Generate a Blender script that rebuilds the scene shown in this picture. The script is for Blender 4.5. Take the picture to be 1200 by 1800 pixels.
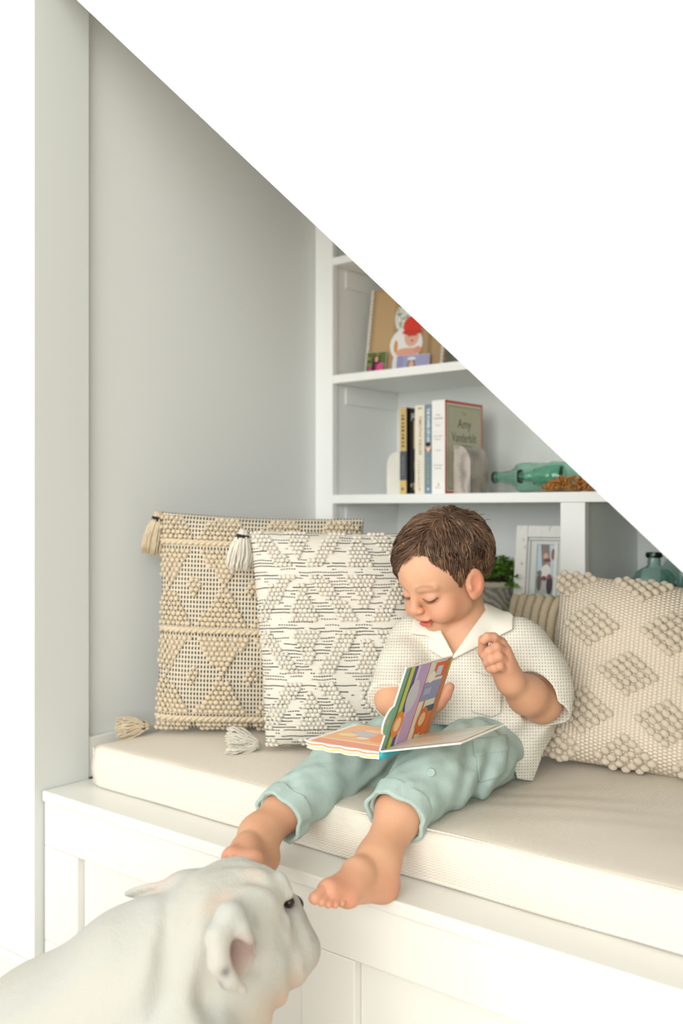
import bpy, bmesh, math, random
import numpy as np
from mathutils import Vector, Matrix
random.seed(7); rng = np.random.default_rng(7)
scene = bpy.context.scene
COL = scene.collection
for o in list(bpy.data.objects): bpy.data.objects.remove(o)

# ------------------------------------------------------------ camera, world, light
FPX = 1750.0; HZ = 897.0
FW = np.array([-.640, .768]); FW /= np.linalg.norm(FW)
RT = np.array([FW[1], -FW[0]])
CAM = np.array([1.7977, -1.1699, 1.08])
cam_d = bpy.data.cameras.new('camera'); cam = bpy.data.objects.new('camera', cam_d); COL.objects.link(cam)
cam.location = CAM
cam.rotation_euler = (math.pi/2, 0, math.atan2(-FW[0], FW[1]))
cam_d.sensor_width = 36; cam_d.lens = FPX/1800*36; cam_d.shift_y = (HZ-900)/1800
cam_d.clip_start = .05
cam_d.dof.use_dof = True; cam_d.dof.focus_distance = 1.68; cam_d.dof.aperture_fstop = 2.8
scene.camera = cam

w = bpy.data.worlds.new('room_light'); scene.world = w; w.use_nodes = True
w.node_tree.nodes['Background'].inputs[0].default_value = (.95, 1.0, 1.0, 1)
w.node_tree.nodes['Background'].inputs[1].default_value = .36

def area(name, loc, target, sx, sy, power, col=(1, 1, 1)):
    d = bpy.data.lights.new(name, 'AREA'); d.shape = 'RECTANGLE'; d.size = sx; d.size_y = sy; d.energy = power; d.color = col
    o = bpy.data.objects.new(name, d); COL.objects.link(o); o.location = loc
    o.rotation_euler = (Vector(target)-Vector(loc)).to_track_quat('-Z', 'Y').to_euler()
    return o
area('window_light', (2.7, -4.3, 2.0), (.3, .7, .9), 4.5, 2.4, 232, (1, .995, .98))
area('window_light_side', (-1.3, -3.9, 1.8), (.6, .9, 1.0), 1.8, 2.0, 55, (1, .995, .985))

vs = scene.view_settings
vs.view_transform = 'Standard'; vs.look = 'None'; vs.gamma = 1; vs.use_curve_mapping = False
vs.exposure = 0.08

def at(x, y, d):
    """photo direction (x, y) at distance d in front of the lens -> world point"""
    u = (x-600)/FPX; v = -(y-HZ)/FPX
    q = FW+u*RT
    return CAM+d*np.array([q[0], q[1], v])

# ------------------------------------------------------------ colours, materials
def lin(h):
    if isinstance(h, str):
        h = h.lstrip('#'); c = [int(h[i:i+2], 16)/255 for i in (0, 2, 4)]
    else: c = h
    return tuple(((v/12.92) if v <= .04045 else ((v+.055)/1.055)**2.4) for v in c)

class NT:
    def __init__(s, name):
        s.m = bpy.data.materials.new(name); s.m.use_nodes = True
        s.t = s.m.node_tree; s.n = s.t.nodes; s.b = s.n['Principled BSDF']
    def new(s, typ, **kw):
        n = s.n.new(typ)
        for k, v in kw.items(): setattr(n, k, v)
        return n
    def link(s, a, b): s.t.links.new(a, b)
    def math(s, op, a, b=None, c=None):
        n = s.new('ShaderNodeMath', operation=op)
        for i, v in enumerate((a, b, c)):
            if v is None: continue
            if hasattr(v, 'links'): s.link(v, n.inputs[i])
            else: n.inputs[i].default_value = v
        return n.outputs[0]
    def mix(s, fac, a, b):
        n = s.new('ShaderNodeMix', data_type='RGBA')
        for i, v in ((0, fac), (6, a), (7, b)):
            if hasattr(v, 'links'): s.link(v, n.inputs[i])
            elif i == 0: n.inputs[0].default_value = v
            else: n.inputs[i].default_value = (*v, 1)
        return n.outputs[2]
    def bump(s, h, strength=.3, dist=.001):
        n = s.new('ShaderNodeBump'); n.inputs['Strength'].default_value = strength; n.inputs['Distance'].default_value = dist
        s.link(h, n.inputs['Height']); s.link(n.outputs[0], s.b.inputs['Normal'])
    def noise(s, scale, detail=2, vec=None, stretch=None):
        n = s.new('ShaderNodeTexNoise'); n.inputs['Scale'].default_value = scale; n.inputs['Detail'].default_value = detail
        if vec is None: vec = s.coord()
        if stretch:
            mp = s.new('ShaderNodeMapping'); mp.inputs['Scale'].default_value = stretch; s.link(vec, mp.inputs[0]); vec = mp.outputs[0]
        s.link(vec, n.inputs['Vector']); return n.outputs['Fac']
    def coord(s, out='Object'):
        return s.new('ShaderNodeTexCoord').outputs[out]
    def ramp(s, v, stops):
        n = s.new('ShaderNodeValToRGB'); e = n.color_ramp.elements
        while len(e) < len(stops): e.new(.5)
        for q, (p, c) in zip(e, stops): q.position = p; q.color = (*c, 1)
        s.link(v, n.inputs[0]); return n.outputs[0]

def plain(name, col, rough=.5, bump=0, scale=60, spec=.4, var=0):
    t = NT(name); c = lin(col)
    t.b.inputs['Base Color'].default_value = (*c, 1); t.b.inputs['Roughness'].default_value = rough
    t.b.inputs['Specular IOR Level'].default_value = spec
    if var:
        n = t.noise(scale*.4, 3)
        t.link(t.mix(n, tuple(v*(1-var) for v in c), tuple(min(1, v*(1+var)) for v in c)), t.b.inputs['Base Color'])
    if bump: t.bump(t.noise(scale, 3), bump, .002)
    return t.m

def vcol(name, rough=.6, sss=0, spec=.3, bump=0, scale=200, sheen=0):
    t = NT(name); a = t.new('ShaderNodeVertexColor', layer_name='Col')
    t.link(a.outputs[0], t.b.inputs['Base Color']); t.b.inputs['Roughness'].default_value = rough
    t.b.inputs['Specular IOR Level'].default_value = spec
    if sss:
        t.b.inputs['Subsurface Weight'].default_value = sss; t.b.inputs['Subsurface Radius'].default_value = (1, .35, .2)
        t.b.inputs['Subsurface Scale'].default_value = .006
    if sheen: t.b.inputs['Sheen Weight'].default_value = sheen
    if bump: t.bump(t.noise(scale, 3), bump, .001)
    return t.m

M = {}
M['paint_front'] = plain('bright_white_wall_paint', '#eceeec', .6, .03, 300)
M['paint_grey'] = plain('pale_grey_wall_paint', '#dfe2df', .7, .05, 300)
M['paint_jamb_shade'] = plain('shaded_white_jamb_paint', '#d3d7d3', .7, .05, 300)  # white wall paint greyed: the jamb's shade is put into the colour
M['white_trim'] = plain('satin_white_trim', '#e2e2dc', .35, .02, 100)
M['shelf_white'] = plain('satin_white_bookcase', '#f4f6f3', .4, .02, 100)
M['shelf_back'] = plain('bookcase_back_paint', '#eef2ef', .6, .03, 200)
M['floor'] = plain('pale_wood_floor', '#d8c6ae', .45, .05, 20, var=.1)
M['print'] = vcol('printed_ink', .35, spec=.4)
M['white_paper'] = plain('paper_edge', '#f1ece0', .7)

# ------------------------------------------------------------ mesh helpers
def link(name, me, mat=None, parent=None, smooth=False):
    o = bpy.data.objects.new(name, me); COL.objects.link(o)
    if mat: me.materials.append(mat)
    if smooth: me.polygons.foreach_set('use_smooth', [True]*len(me.polygons))
    if parent: o.parent = parent
    return o
def pyd(name, v, f, mat=None, parent=None, smooth=False):
    me = bpy.data.meshes.new(name); me.from_pydata([tuple(map(float, p)) for p in v], [], [tuple(map(int, q)) for q in f]); me.update()
    return link(name, me, mat, parent, smooth)
def tag(o, label=None, cat=None, group=None, kind=None):
    if label: o['label'] = label
    if cat: o['category'] = cat
    if group: o['group'] = group
    if kind: o['kind'] = kind
    return o
def empty(name, loc=(0, 0, 0)):
    o = bpy.data.objects.new(name, None); COL.objects.link(o); o.location = loc; o.empty_display_size = .05
    return o
def setp(o, root):
    """parent keeping world coordinates of mesh data (parts are modelled in world space)"""
    o.parent = root; o.matrix_parent_inverse = Matrix.Translation(root.location).inverted(); return o
def box(name, lo, hi, mat, root=None, bev=.0015, seg=2):
    bm = bmesh.new(); bmesh.ops.create_cube(bm, size=1)
    lo = Vector(lo); hi = Vector(hi); c = (lo+hi)/2; s = hi-lo
    for v in bm.verts: v.co = Vector((v.co.x*s.x, v.co.y*s.y, v.co.z*s.z))+c
    if bev: bmesh.ops.bevel(bm, geom=bm.edges[:], offset=bev, segments=seg, affect='EDGES', profile=.5)
    me = bpy.data.meshes.new(name); bm.to_mesh(me); bm.free()
    o = link(name, me, mat)
    if root: setp(o, root)
    return o
def prism(name, poly, y0, y1, mat, root=None, bev=0):
    """polygon in XZ extruded from y0 to y1"""
    bm = bmesh.new()
    f = bm.faces.new([bm.verts.new((x, y0, z)) for x, z in poly])
    r = bmesh.ops.extrude_face_region(bm, geom=[f])
    bmesh.ops.translate(bm, verts=[v for v in r['geom'] if isinstance(v, bmesh.types.BMVert)], vec=(0, y1-y0, 0))
    bmesh.ops.recalc_face_normals(bm, faces=bm.faces[:])
    if bev: bmesh.ops.bevel(bm, geom=bm.edges[:], offset=bev, segments=2, affect='EDGES', profile=.5)
    me = bpy.data.meshes.new(name); bm.to_mesh(me); bm.free()
    o = link(name, me, mat)
    if root: setp(o, root)
    return o
def tubes_arrays(paths, radii, sides=5, close=True):
    V = []; Fc = []
    for P, r in zip(paths, radii):
        P = np.asarray(P, float); n = len(P); b = len(V)
        r = np.broadcast_to(np.asarray(r, float), (n,))
        T = np.gradient(P, axis=0); T /= np.linalg.norm(T, axis=1)[:, None]+1e-12
        ref = np.array([0, 0, 1.]) if abs(T[0][2]) < .9 else np.array([1., 0, 0])
        a = np.cross(T, ref); a /= np.linalg.norm(a, axis=1)[:, None]+1e-12; c = np.cross(T, a)
        for i in range(n):
            for k in range(sides):
                g = 2*math.pi*k/sides
                V.append(P[i]+r[i]*(math.cos(g)*a[i]+math.sin(g)*c[i]))
        for i in range(n-1):
            for k in range(sides):
                k2 = (k+1) % sides
                Fc.append((b+i*sides+k, b+i*sides+k2, b+(i+1)*sides+k2, b+(i+1)*sides+k))
        if close:
            Fc.append(tuple(b+k for k in range(sides))[::-1]); Fc.append(tuple(b+(n-1)*sides+k for k in range(sides)))
    return V, Fc
def tubes(name, paths, radii, mat, root=None, sides=5):
    V, Fc = tubes_arrays(paths, radii, sides)
    o = pyd(name, V, Fc, mat, None, True)
    if root: setp(o, root)
    return o
def lathe(name, prof, mat, seg=32, root=None, M4=None, poly=None):
    """prof: (r, z) list; poly: number of flat sides (None = round)"""
    V = []; Fc = []; n = len(prof)
    for r, z in prof:
        for k in range(seg):
            g = 2*math.pi*k/seg; q = r
            if poly:
                a = (g+math.pi/poly) % (2*math.pi/poly)-math.pi/poly
                q = r*(.75*math.cos(math.pi/poly)/math.cos(a)*1.04+.25)
            p = Vector((q*math.cos(g), q*math.sin(g), z))
            if M4 is not None: p = M4 @ p
            V.append(p)
    for i in range(n-1):
        for k in range(seg):
            k2 = (k+1) % seg; Fc.append((i*seg+k, i*seg+k2, (i+1)*seg+k2, (i+1)*seg+k))
    Fc.append(tuple(range(seg))[::-1]); Fc.append(tuple((n-1)*seg+k for k in range(seg)))
    o = pyd(name, V, Fc, mat, None, True)
    if root: setp(o, root)
    return o
def decal(name, shapes, o, a, b, n, root, lift=.0004, mat=None):
    """flat printed shapes: list of (points2d, colour) on the plane o + x*a + y*b, layered along n"""
    o, a, b, n = (np.asarray(q, float) for q in (o, a, b, n)); V = []; Fc = []; C = []
    for i, (pts, col) in enumerate(shapes):
        s = len(V)
        for x, y in pts: V.append(o+x*a+y*b+n*(lift+i*.00005)); C.append((*lin(col), 1))
        Fc.append(tuple(range(s, s+len(pts))))
    ob = pyd(name, V, Fc, mat or M['print'])
    at_ = ob.data.color_attributes.new('Col', 'FLOAT_COLOR', 'POINT'); at_.data.foreach_set('color', np.array(C, np.float32).ravel())
    if root: setp(ob, root)
    if len(shapes) > 1: ob['kind'] = 'stuff'
    return ob
def rect(x0, y0, x1, y1): return [(x0, y0), (x1, y0), (x1, y1), (x0, y1)]
def disc(cx, cy, rx, ry=None, n=18): ry = ry or rx; return [(cx+rx*math.cos(2*math.pi*k/n), cy+ry*math.sin(2*math.pi*k/n)) for k in range(n)]
def text(name, body, size, o, a, b, n, col, root, align='CENTER', sx=1.0, bold=0, lift=.0006):
    cu = bpy.data.curves.new(name, 'FONT'); cu.body = body; cu.size = size; cu.align_x = align; cu.align_y = 'CENTER'; cu.offset = bold
    t = bpy.data.objects.new(name, cu); COL.objects.link(t)
    bpy.context.view_layer.update()
    me = bpy.data.meshes.new_from_object(t.evaluated_get(bpy.context.evaluated_depsgraph_get()))
    bpy.data.objects.remove(t)
    o, a, b, n = (np.asarray(q, float) for q in (o, a, b, n))
    for v in me.vertices: v.co = Vector(o+v.co.x*sx*a+v.co.y*b+n*lift)
    me.materials.clear()
    ob = link(name, me, ink(col)); setp(ob, root); return ob
INK = {}
def ink(col):
    if col not in INK: INK[col] = plain('ink_'+col.strip('#'), col, .5)
    return INK[col]

# ------------------------------------------------------------ distance-field modeller
class Vol:
    def __init__(s, lo, hi, h):
        s.lo = np.array(lo, float); s.h = h
        s.n = np.ceil((np.array(hi)-s.lo)/h-1e-6).astype(int)+1
        s.a = np.full(s.n, 1.0, np.float32)
    def sub(s, lo, hi):
        i0 = np.clip(np.floor((np.asarray(lo)-s.lo)/s.h).astype(int), 0, s.n); i1 = np.clip(np.ceil((np.asarray(hi)-s.lo)/s.h).astype(int)+1, 0, s.n)
        ax = [(s.lo[k]+s.h*np.arange(i0[k], i1[k])).astype(np.float32) for k in range(3)]
        return tuple(slice(i0[k], i1[k]) for k in range(3)), ax[0][:, None, None], ax[1][None, :, None], ax[2][None, None, :]
    def grid(s):
        ax = [(s.lo[k]+s.h*np.arange(s.n[k])).astype(np.float32) for k in range(3)]
        return ax[0][:, None, None], ax[1][None, :, None], ax[2][None, None, :]
    def put(s, sl, d, k, cut=False):
        a = s.a[sl]
        if a.size == 0: return
        if cut:
            d = -d
            if k > 0:
                g = np.maximum(k-np.abs(a-d), 0)/k; s.a[sl] = np.maximum(a, d)+g*g*k*.25
            else: s.a[sl] = np.maximum(a, d)
        else:
            if k > 0:
                g = np.maximum(k-np.abs(a-d), 0)/k; s.a[sl] = np.minimum(a, d)-g*g*k*.25
            else: s.a[sl] = np.minimum(a, d)
    def cone(s, a, b, ra, rb, k=.01, cut=False):
        a = np.asarray(a, float); b = np.asarray(b, float); m = max(ra, rb)+k+3*s.h
        sl, x, y, z = s.sub(np.minimum(a, b)-m, np.maximum(a, b)+m)
        v = b-a; L = v@v+1e-12
        t = np.clip(((x-a[0])*v[0]+(y-a[1])*v[1]+(z-a[2])*v[2])/L, 0, 1)
        d = np.sqrt((x-a[0]-t*v[0])**2+(y-a[1]-t*v[1])**2+(z-a[2]-t*v[2])**2)-(ra+(rb-ra)*t)
        s.put(sl, d, k, cut)
    def chain(s, pts, k=.01, cut=False):
        for (p, r), (q, t) in zip(pts, pts[1:]): s.cone(p, q, r, t, k, cut)
    def ell(s, c, r, k=.01, A=None, cut=False):
        c = np.asarray(c, float); r = np.asarray(r, float); m = r.max()+k+3*s.h
        sl, x, y, z = s.sub(c-m, c+m)
        X, Y, Z = x-c[0], y-c[1], z-c[2]
        if A is not None: X, Y, Z = (A[i][0]*X+A[i][1]*Y+A[i][2]*Z for i in range(3))
        k0 = np.sqrt((X/r[0])**2+(Y/r[1])**2+(Z/r[2])**2)+1e-9; k1 = np.sqrt((X/r[0]**2)**2+(Y/r[1]**2)**2+(Z/r[2]**2)**2)+1e-9
        s.put(sl, k0*(k0-1)/k1, k, cut)
    def sample(s, P):
        i = np.clip(np.rint((P-s.lo)/s.h).astype(int), 0, s.n-1); return s.a[i[:, 0], i[:, 1], i[:, 2]]
    def mesh(s):
        a = s.a; S = a < 0; n = s.n
        c = np.zeros(n-1, np.uint8)
        for i in (0, 1):
            for j in (0, 1):
                for k in (0, 1): c += S[i:n[0]-1+i, j:n[1]-1+j, k:n[2]-1+k]
        I = np.argwhere((c > 0) & (c < 8)); ids = np.full(n-1, -1, np.int32); ids[tuple(I.T)] = np.arange(len(I))
        cor = {}
        for i in (0, 1):
            for j in (0, 1):
                for k in (0, 1): cor[i, j, k] = a[I[:, 0]+i, I[:, 1]+j, I[:, 2]+k]
        acc = np.zeros((len(I), 3)); cnt = np.zeros(len(I))
        for p in cor:
            for ax in range(3):
                if p[ax]: continue
                q = list(p); q[ax] = 1; q = tuple(q); u, v = cor[p], cor[q]
                m = (u < 0) != (v < 0); t = np.where(m, u/np.where(m, u-v, 1), 0)
                e = np.tile(np.array(p, float), (len(I), 1)); e[:, ax] = t
                acc[m] += e[m]; cnt += m
        V = s.lo+s.h*(I+acc/cnt[:, None])
        Q = []
        for ax in range(3):
            b, d = (ax+1) % 3, (ax+2) % 3
            lo = [slice(None)]*3; hi = [slice(None)]*3; lo[ax] = slice(0, -1); hi[ax] = slice(1, None)
            E_ = np.argwhere(S[tuple(lo)] != S[tuple(hi)])
            ok = (E_[:, b] > 0) & (E_[:, d] > 0) & (E_[:, b] < n[b]-1) & (E_[:, d] < n[d]-1); E_ = E_[ok]
            def cell(db, dd):
                t = E_.copy(); t[:, b] += db; t[:, d] += dd; return ids[tuple(t.T)]
            q = np.stack([cell(-1, -1), cell(0, -1), cell(0, 0), cell(-1, 0)], 1)
            fl = ~S[tuple(E_.T)]; q[fl] = q[fl][:, ::-1]; Q.append(q)
        return V, np.concatenate(Q)
def relax(V, Q, it=2, f=.5):
    for _ in range(it):
        acc = np.zeros_like(V); cnt = np.zeros(len(V))
        for i in range(4):
            np.add.at(acc, Q[:, i], V[Q[:, (i+1) % 4]]+V[Q[:, i-1]]); np.add.at(cnt, Q[:, i], 2)
        V = V*(1-f)+f*acc/np.maximum(cnt, 1)[:, None]
    return V
def fast(name, V, Q, mat, root=None, col=None, uvw=None):
    me = bpy.data.meshes.new(name); me.vertices.add(len(V)); me.vertices.foreach_set('co', np.asarray(V, np.float32).ravel())
    me.loops.add(Q.size); me.loops.foreach_set('vertex_index', Q.astype(np.int32).ravel())
    me.polygons.add(len(Q)); me.polygons.foreach_set('loop_start', np.arange(0, Q.size, 4, dtype=np.int32))
    me.update(calc_edges=True); me.validate()
    if col is not None:
        c = np.ones((len(V), 4), np.float32); c[:, :3] = col
        me.color_attributes.new('Col', 'FLOAT_COLOR', 'POINT').data.foreach_set('color', c.ravel())
    if uvw is not None:
        me.attributes.new('uvw', 'FLOAT_VECTOR', 'POINT').data.foreach_set('vector', np.asarray(uvw, np.float32).ravel())
    o = link(name, me, mat, None, True)
    if root: setp(o, root)
    return o
def sines(x, y, z, seed, freq, n=6):
    r = np.random.default_rng(seed); s = 0
    for i in range(n):
        d = r.normal(size=3); d /= np.linalg.norm(d); f = freq*r.uniform(.6, 1.5); ph = r.uniform(0, 6.28)
        s = s+np.sin(f*(d[0]*x+d[1]*y+d[2]*z)+ph)
    return s/n
def poly2(px, py, P):
    """signed distance to a 2-D polygon"""
    P = np.asarray(P, float); d = np.full(np.broadcast(px, py).shape, 1e9, np.float32); s = np.ones_like(d)
    for i in range(len(P)):
        a, b = P[i], P[i-1]; e = b-a; wx, wy = px-a[0], py-a[1]
        t = np.clip((wx*e[0]+wy*e[1])/(e@e), 0, 1)
        d = np.minimum(d, (wx-e[0]*t)**2+(wy-e[1]*t)**2)
        c1 = py >= a[1]; c2 = py < b[1]; c3 = e[0]*wy > e[1]*wx
        flip = (c1 & c2 & c3) | (~c1 & ~c2 & ~c3); s = np.where(flip, -s, s)
    return s*np.sqrt(d)

# ------------------------------------------------------------ the setting
DZ, DS = 2.213, .893                      # stair line in the front wall: z = DZ - DS*x
def S_(o): o['kind'] = 'structure'; return o
S_(prism('wall_front', [(-2.6, 0), (0, 0), (0, DZ), (DZ/DS, 0), (4.6, 0), (4.6, 3.0), (-2.6, 3.0)], 0, .134, M['paint_front']))
wf = bpy.data.objects['wall_front']; wf.data.materials.append(M['paint_jamb_shade'])
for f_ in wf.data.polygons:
    if abs(f_.normal.y) < .5 and f_.center.x > -.01 and f_.center.x < 2.4 and f_.center.z < 2.4: f_.material_index = 1  # jamb and stair-line faces take the shade-toned white
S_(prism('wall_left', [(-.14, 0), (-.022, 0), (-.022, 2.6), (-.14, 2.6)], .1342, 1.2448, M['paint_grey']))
# soffit under the stairs (behind the stair line of the front wall)
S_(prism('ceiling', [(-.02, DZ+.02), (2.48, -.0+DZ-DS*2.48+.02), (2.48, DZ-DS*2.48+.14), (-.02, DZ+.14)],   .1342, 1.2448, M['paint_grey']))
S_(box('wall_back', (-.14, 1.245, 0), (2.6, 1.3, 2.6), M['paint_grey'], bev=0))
S_(box('floor', (-2.6, -4.2, -.05), (4.6, 1.3, 0), M['floor'], bev=0))
S_(box('ceiling_room', (-2.6, -4.2, 3.0005), (4.6, 1.3, 3.06), M['paint_front'], bev=0))
# baseboards
b = S_(prism('baseboard_front', [(-2.6, .001), (.0, .001), (.0, .15), (-2.6, .15)], -.016, -.0004, M['white_trim'], bev=.004))
b2 = S_(box('baseboard_jamb', (.0004, -.016, .001), (.0145, .019, .15), M['white_trim'], bev=.004))
S_(box('baseboard_left', (-.0215, .1345, .50), (-.004, .898, .588), M['white_trim'], bev=.003))

# ------------------------------------------------------------ built-in bench
bench = empty('bench', (.9, .4, 0))
tag(bench, 'white built-in panelled bench filling the nook under the stairs', 'bench')
box('top_board', (.003, .016, .478), (1.86, .898, .50), M['white_trim'], bench, .003)
box('rail', (.003, .022, .385), (1.86, .05, .4775), M['white_trim'], bench, .002)
for a_, b_ in ((.003, .117), (.72, .83), (1.44, 1.55)):
    box('stile', (a_, .022, .19), (b_, .05, .3845), M['white_trim'], bench, .002)
box('rail', (.003, .022, .02), (1.86, .05, .1895), M['white_trim'], bench, .002)
for a_, b_ in ((.1175, .7195), (.8305, 1.4395)):
    box('panel', (a_, .038, .1905), (b_, .05, .384), M['white_trim'], bench, .001)
box('carcass', (.003, .051, .02), (1.86, .89, .4775), M['white_trim'], bench, 0)

# seat cushion
def cushion_mat():
    t = NT('cream_herringbone_linen'); c = t.coord()
    sp = t.new('ShaderNodeSeparateXYZ'); t.link(c, sp.inputs[0])
    x, y, z = sp.outputs
    zz = t.math('ADD', y, z)
    tri = t.math('PINGPONG', t.math('MULTIPLY', x, 110), .5)
    wv = t.math('SINE', t.math('MULTIPLY', t.math('ADD', t.math('MULTIPLY', zz, 260), tri), 6.28))
    n = t.noise(900, 2); h = t.math('ADD', t.math('MULTIPLY', wv, .5), n)
    col = t.mix(t.math('MULTIPLY_ADD', wv, .34, .5), lin('#d3c9b8'), lin('#f0ebe1'))
    t.link(t.mix(t.math('MULTIPLY', t.noise(14, 4), .35), col, lin('#e2d9ca')), t.b.inputs['Base Color'])
    t.b.inputs['Roughness'].default_value = .9; t.b.inputs['Specular IOR Level'].default_value = .1
    t.bump(h, .5, .0012); return t.m
M['cushion'] = cushion_mat()
def cushion():
    x0, x1, y0, y1, z0, z1 = .052, 1.84, .102, .88, .5005, .587; r = .016
    nx, ny = 150, 64
    bm = bmesh.new()
    def prof(t, lo, hi, n):     # rounded-rectangle ring sampled
        pass
    # closed surface: top grid, bottom grid, side ring with rounded edges
    us = np.linspace(0, 1, nx); vs_ = np.linspace(0, 1, ny)
    def edge(u, lo, hi): return lo+r+(hi-lo-2*r)*u
    top = {}
    for i, u in enumerate(us):
        for j, v in enumerate(vs_):
            X, Y = edge(u, x0, x1), edge(v, y0, y1)
            puff = .010*(math.sin(math.pi*min(1, v*1.0))**.6)*(min(1, u*8)*min(1, (1-u)*8))**.5
            dent = .016*math.exp(-((X-.86)**2/.02+(Y-.40)**2/.035))+.006*math.exp(-((X-.86)**2/.008+(Y-.13)**2/.006))
            wr = .0009*math.sin(34*X+11*math.sin(9*Y))*math.exp(-((X-.95)**2+(Y-.28)**2)/.05)+.0012*math.sin(23*Y+7*X)
            top[i, j] = bm.verts.new((X, Y, z1+puff-dent+wr*min(1, v*6)))
    for i in range(nx-1):
        for j in range(ny-1): bm.faces.new((top[i, j], top[i+1, j], top[i+1, j+1], top[i, j+1]))
    ring = [(i, 0) for i in range(nx)]+[(nx-1, j) for j in range(1, ny)]+[(i, ny-1) for i in range(nx-2, -1, -1)]+[(0, j) for j in range(ny-2, 0, -1)]
    prev = [top[q] for q in ring]
    cx, cy = (x0+x1)/2, (y0+y1)/2
    for k in range(1, 14):
        cur = []
        for (i, j), tv in zip(ring, [top[q] for q in ring]):
            dx = -1 if i == 0 else (1 if i == nx-1 else 0); dy = -1 if j == 0 else (1 if j == ny-1 else 0)
            L = math.hypot(dx, dy); dx /= L; dy /= L
            zt = tv.co.z
            if k <= 5:
                g = math.pi/2*k/5; off = r*math.sin(g); z = zt-r*(1-math.cos(g))
            elif k <= 9:
                s = (k-5)/4; off = r+.005*math.sin(math.pi*s); z = (zt-r)*(1-s)+(z0+.008)*s
            else:
                g = math.pi/2*(k-9)/4; off = r-.008+.008*math.cos(g); z = z0+.008*(1-math.sin(g))
            wob = .0015*math.sin(19*tv.co.x+31*tv.co.z)
            cur.append(bm.verts.new((tv.co.x+dx*off, tv.co.y+dy*(off+wob), z)))
        n = len(cur)
        for q in range(n): bm.faces.new((prev[q], prev[q-1], cur[q-1], cur[q]))
        prev = cur
    bm.faces.new(prev)
    bmesh.ops.recalc_face_normals(bm, faces=bm.faces[:])
    me = bpy.data.meshes.new('cushion_cover'); bm.to_mesh(me); bm.free()
    root = empty('seat_cushion', (.9, .45, .5005))
    tag(root, 'long cream herringbone seat cushion on the white bench', 'cushion')
    setp(link('cover', me, M['cushion'], None, True), root)
    # piped seams along the front edges
    xs = np.linspace(x0+.014, x1-.014, 90)
    up = [(x, y0+.0065, z1-.0035+.0006*math.sin(40*x)) for x in xs]; dn = [(x, y0+.002, z0+.006) for x in xs]
    tubes('piping', [up], [.0016], M['cushion'], root, 6); tubes('piping', [dn], [.002], M['cushion'], root, 6)
    tubes('piping', [[(x0+.004, y0+.004, z) for z in np.linspace(z0+.006, z1-.006, 12)]], [.0014], M['cushion'], root, 6)
cushion()

# ------------------------------------------------------------ built-in bookcase
BY = .90; S1, S2, S3, S4 = 1.769, 1.448, 1.122, .818
case = empty('bookcase', (.5, 1.05, .50))
tag(case, 'white built-in bookcase against the back of the stair nook', 'bookcase')
W = M['shelf_white']
def under(z): return (DZ-z)/DS-.03
prism('stile', [(-.0215, .5005), (.041, .5005), (.041, 2.16), (-.0215, 2.16)], BY, BY+.02, W, case, .0012)
box('side_panel', (-.0215, BY+.0202, .5005), (.036, 1.2, 2.16), M['shelf_white'], case, 0)
# sloped top keeps the back panel under the stairs
prism('back_panel', [(.0362, .8185), (.0362, 2.15), (under(1.0)-.03, 1.0), (under(1.0)-.03, .8185)], 1.2002, 1.214, M['shelf_back'], case)
for z, th, x1 in ((S1, .021, under(S1)), (S2, .0225, under(S2)), (S3, .0235, under(S3)), (S4, .025, 1.52)):
    prism('shelf', [(.0362, z-th), (x1, z-th), (x1, z), (.0362, z)], BY+.0205, 1.1998, W, case, .001)
    if z != S4:
        prism('shelf_edge', [(.0412, z-th), (x1-.005, z-th), (x1-.005, z), (.0412, z)], BY, BY+.0202, W, case, .0012)
    box('cleat', (.0364, BY+.06, z-th-.052), (.0394, 1.199, z-th-.0004), W, case, .001)
box('base_panel', (.0412, BY, .5005), (1.82, BY+.018, S4), W, case, .001)
prism('divider', [(.724, S4+.0004), (.785, S4+.0004), (.785, S3-.024), (.724, S3-.024)], BY, BY+.02, W, case, .0012)
box('divider_panel', (.730, BY+.0203, S4+.0004), (.779, 1.1995, S3-.0245), M['shelf_back'], case, 0)

# ------------------------------------------------------------ things on the shelves
def book(name, x0, x1, yf, depth, z0, h, cover, label, page=True, group='books standing on the middle shelf'):
    root = empty(name, ((x0+x1)/2, yf, z0)); tag(root, label, 'book', group)
    th = .0022
    cm = cover
    box('cover', (x0, yf+.001, z0), (x0+th, yf+depth, z0+h), cm, root, .0006)
    box('cover', (x1-th, yf+.001, z0), (x1, yf+depth, z0+h), cm, root, .0006)
    box('spine', (x0, yf, z0), (x1, yf+th, z0+h), cm, root, .0009)
    box('pages', (x0+th+.0002, yf+th+.0002, z0+.003), (x1-th-.0002, yf+depth-.004, z0+h-.003), M['white_paper'], root, 0)
    return root
SX, SZ, SN = (1, 0, 0), (0, 0, 1), (0, -1, 0)          # on a spine
def strokes(cx, z_, length, ht, col, root, x0, y0, vertical=True, n=9):
    sh = []
    for k in range(n):
        a0 = -length/2+length*k/n; w_ = length/n*random.uniform(.35, .75)
        sh.append((rect(cx-ht/2, z_+a0, cx+ht/2, z_+a0+w_), col) if vertical else (rect(cx+a0, z_-ht/2, cx+a0+w_, z_+ht/2), col))
    return decal('spine_print', sh, (x0, y0, z), SX, SZ, SN, root, .0009)
GR = 'books standing on the middle shelf'
z = S3+.0003
m = plain('black_book_cloth', '#1d1c1b', .4); gold = plain('gold_foil', '#c9ad6b', .35)
yf = .93
b1 = book('hardback_book', .2465, .2685, yf, .155, z, .2255, m, 'black and gold hardback at the left end of the book row')
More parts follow.
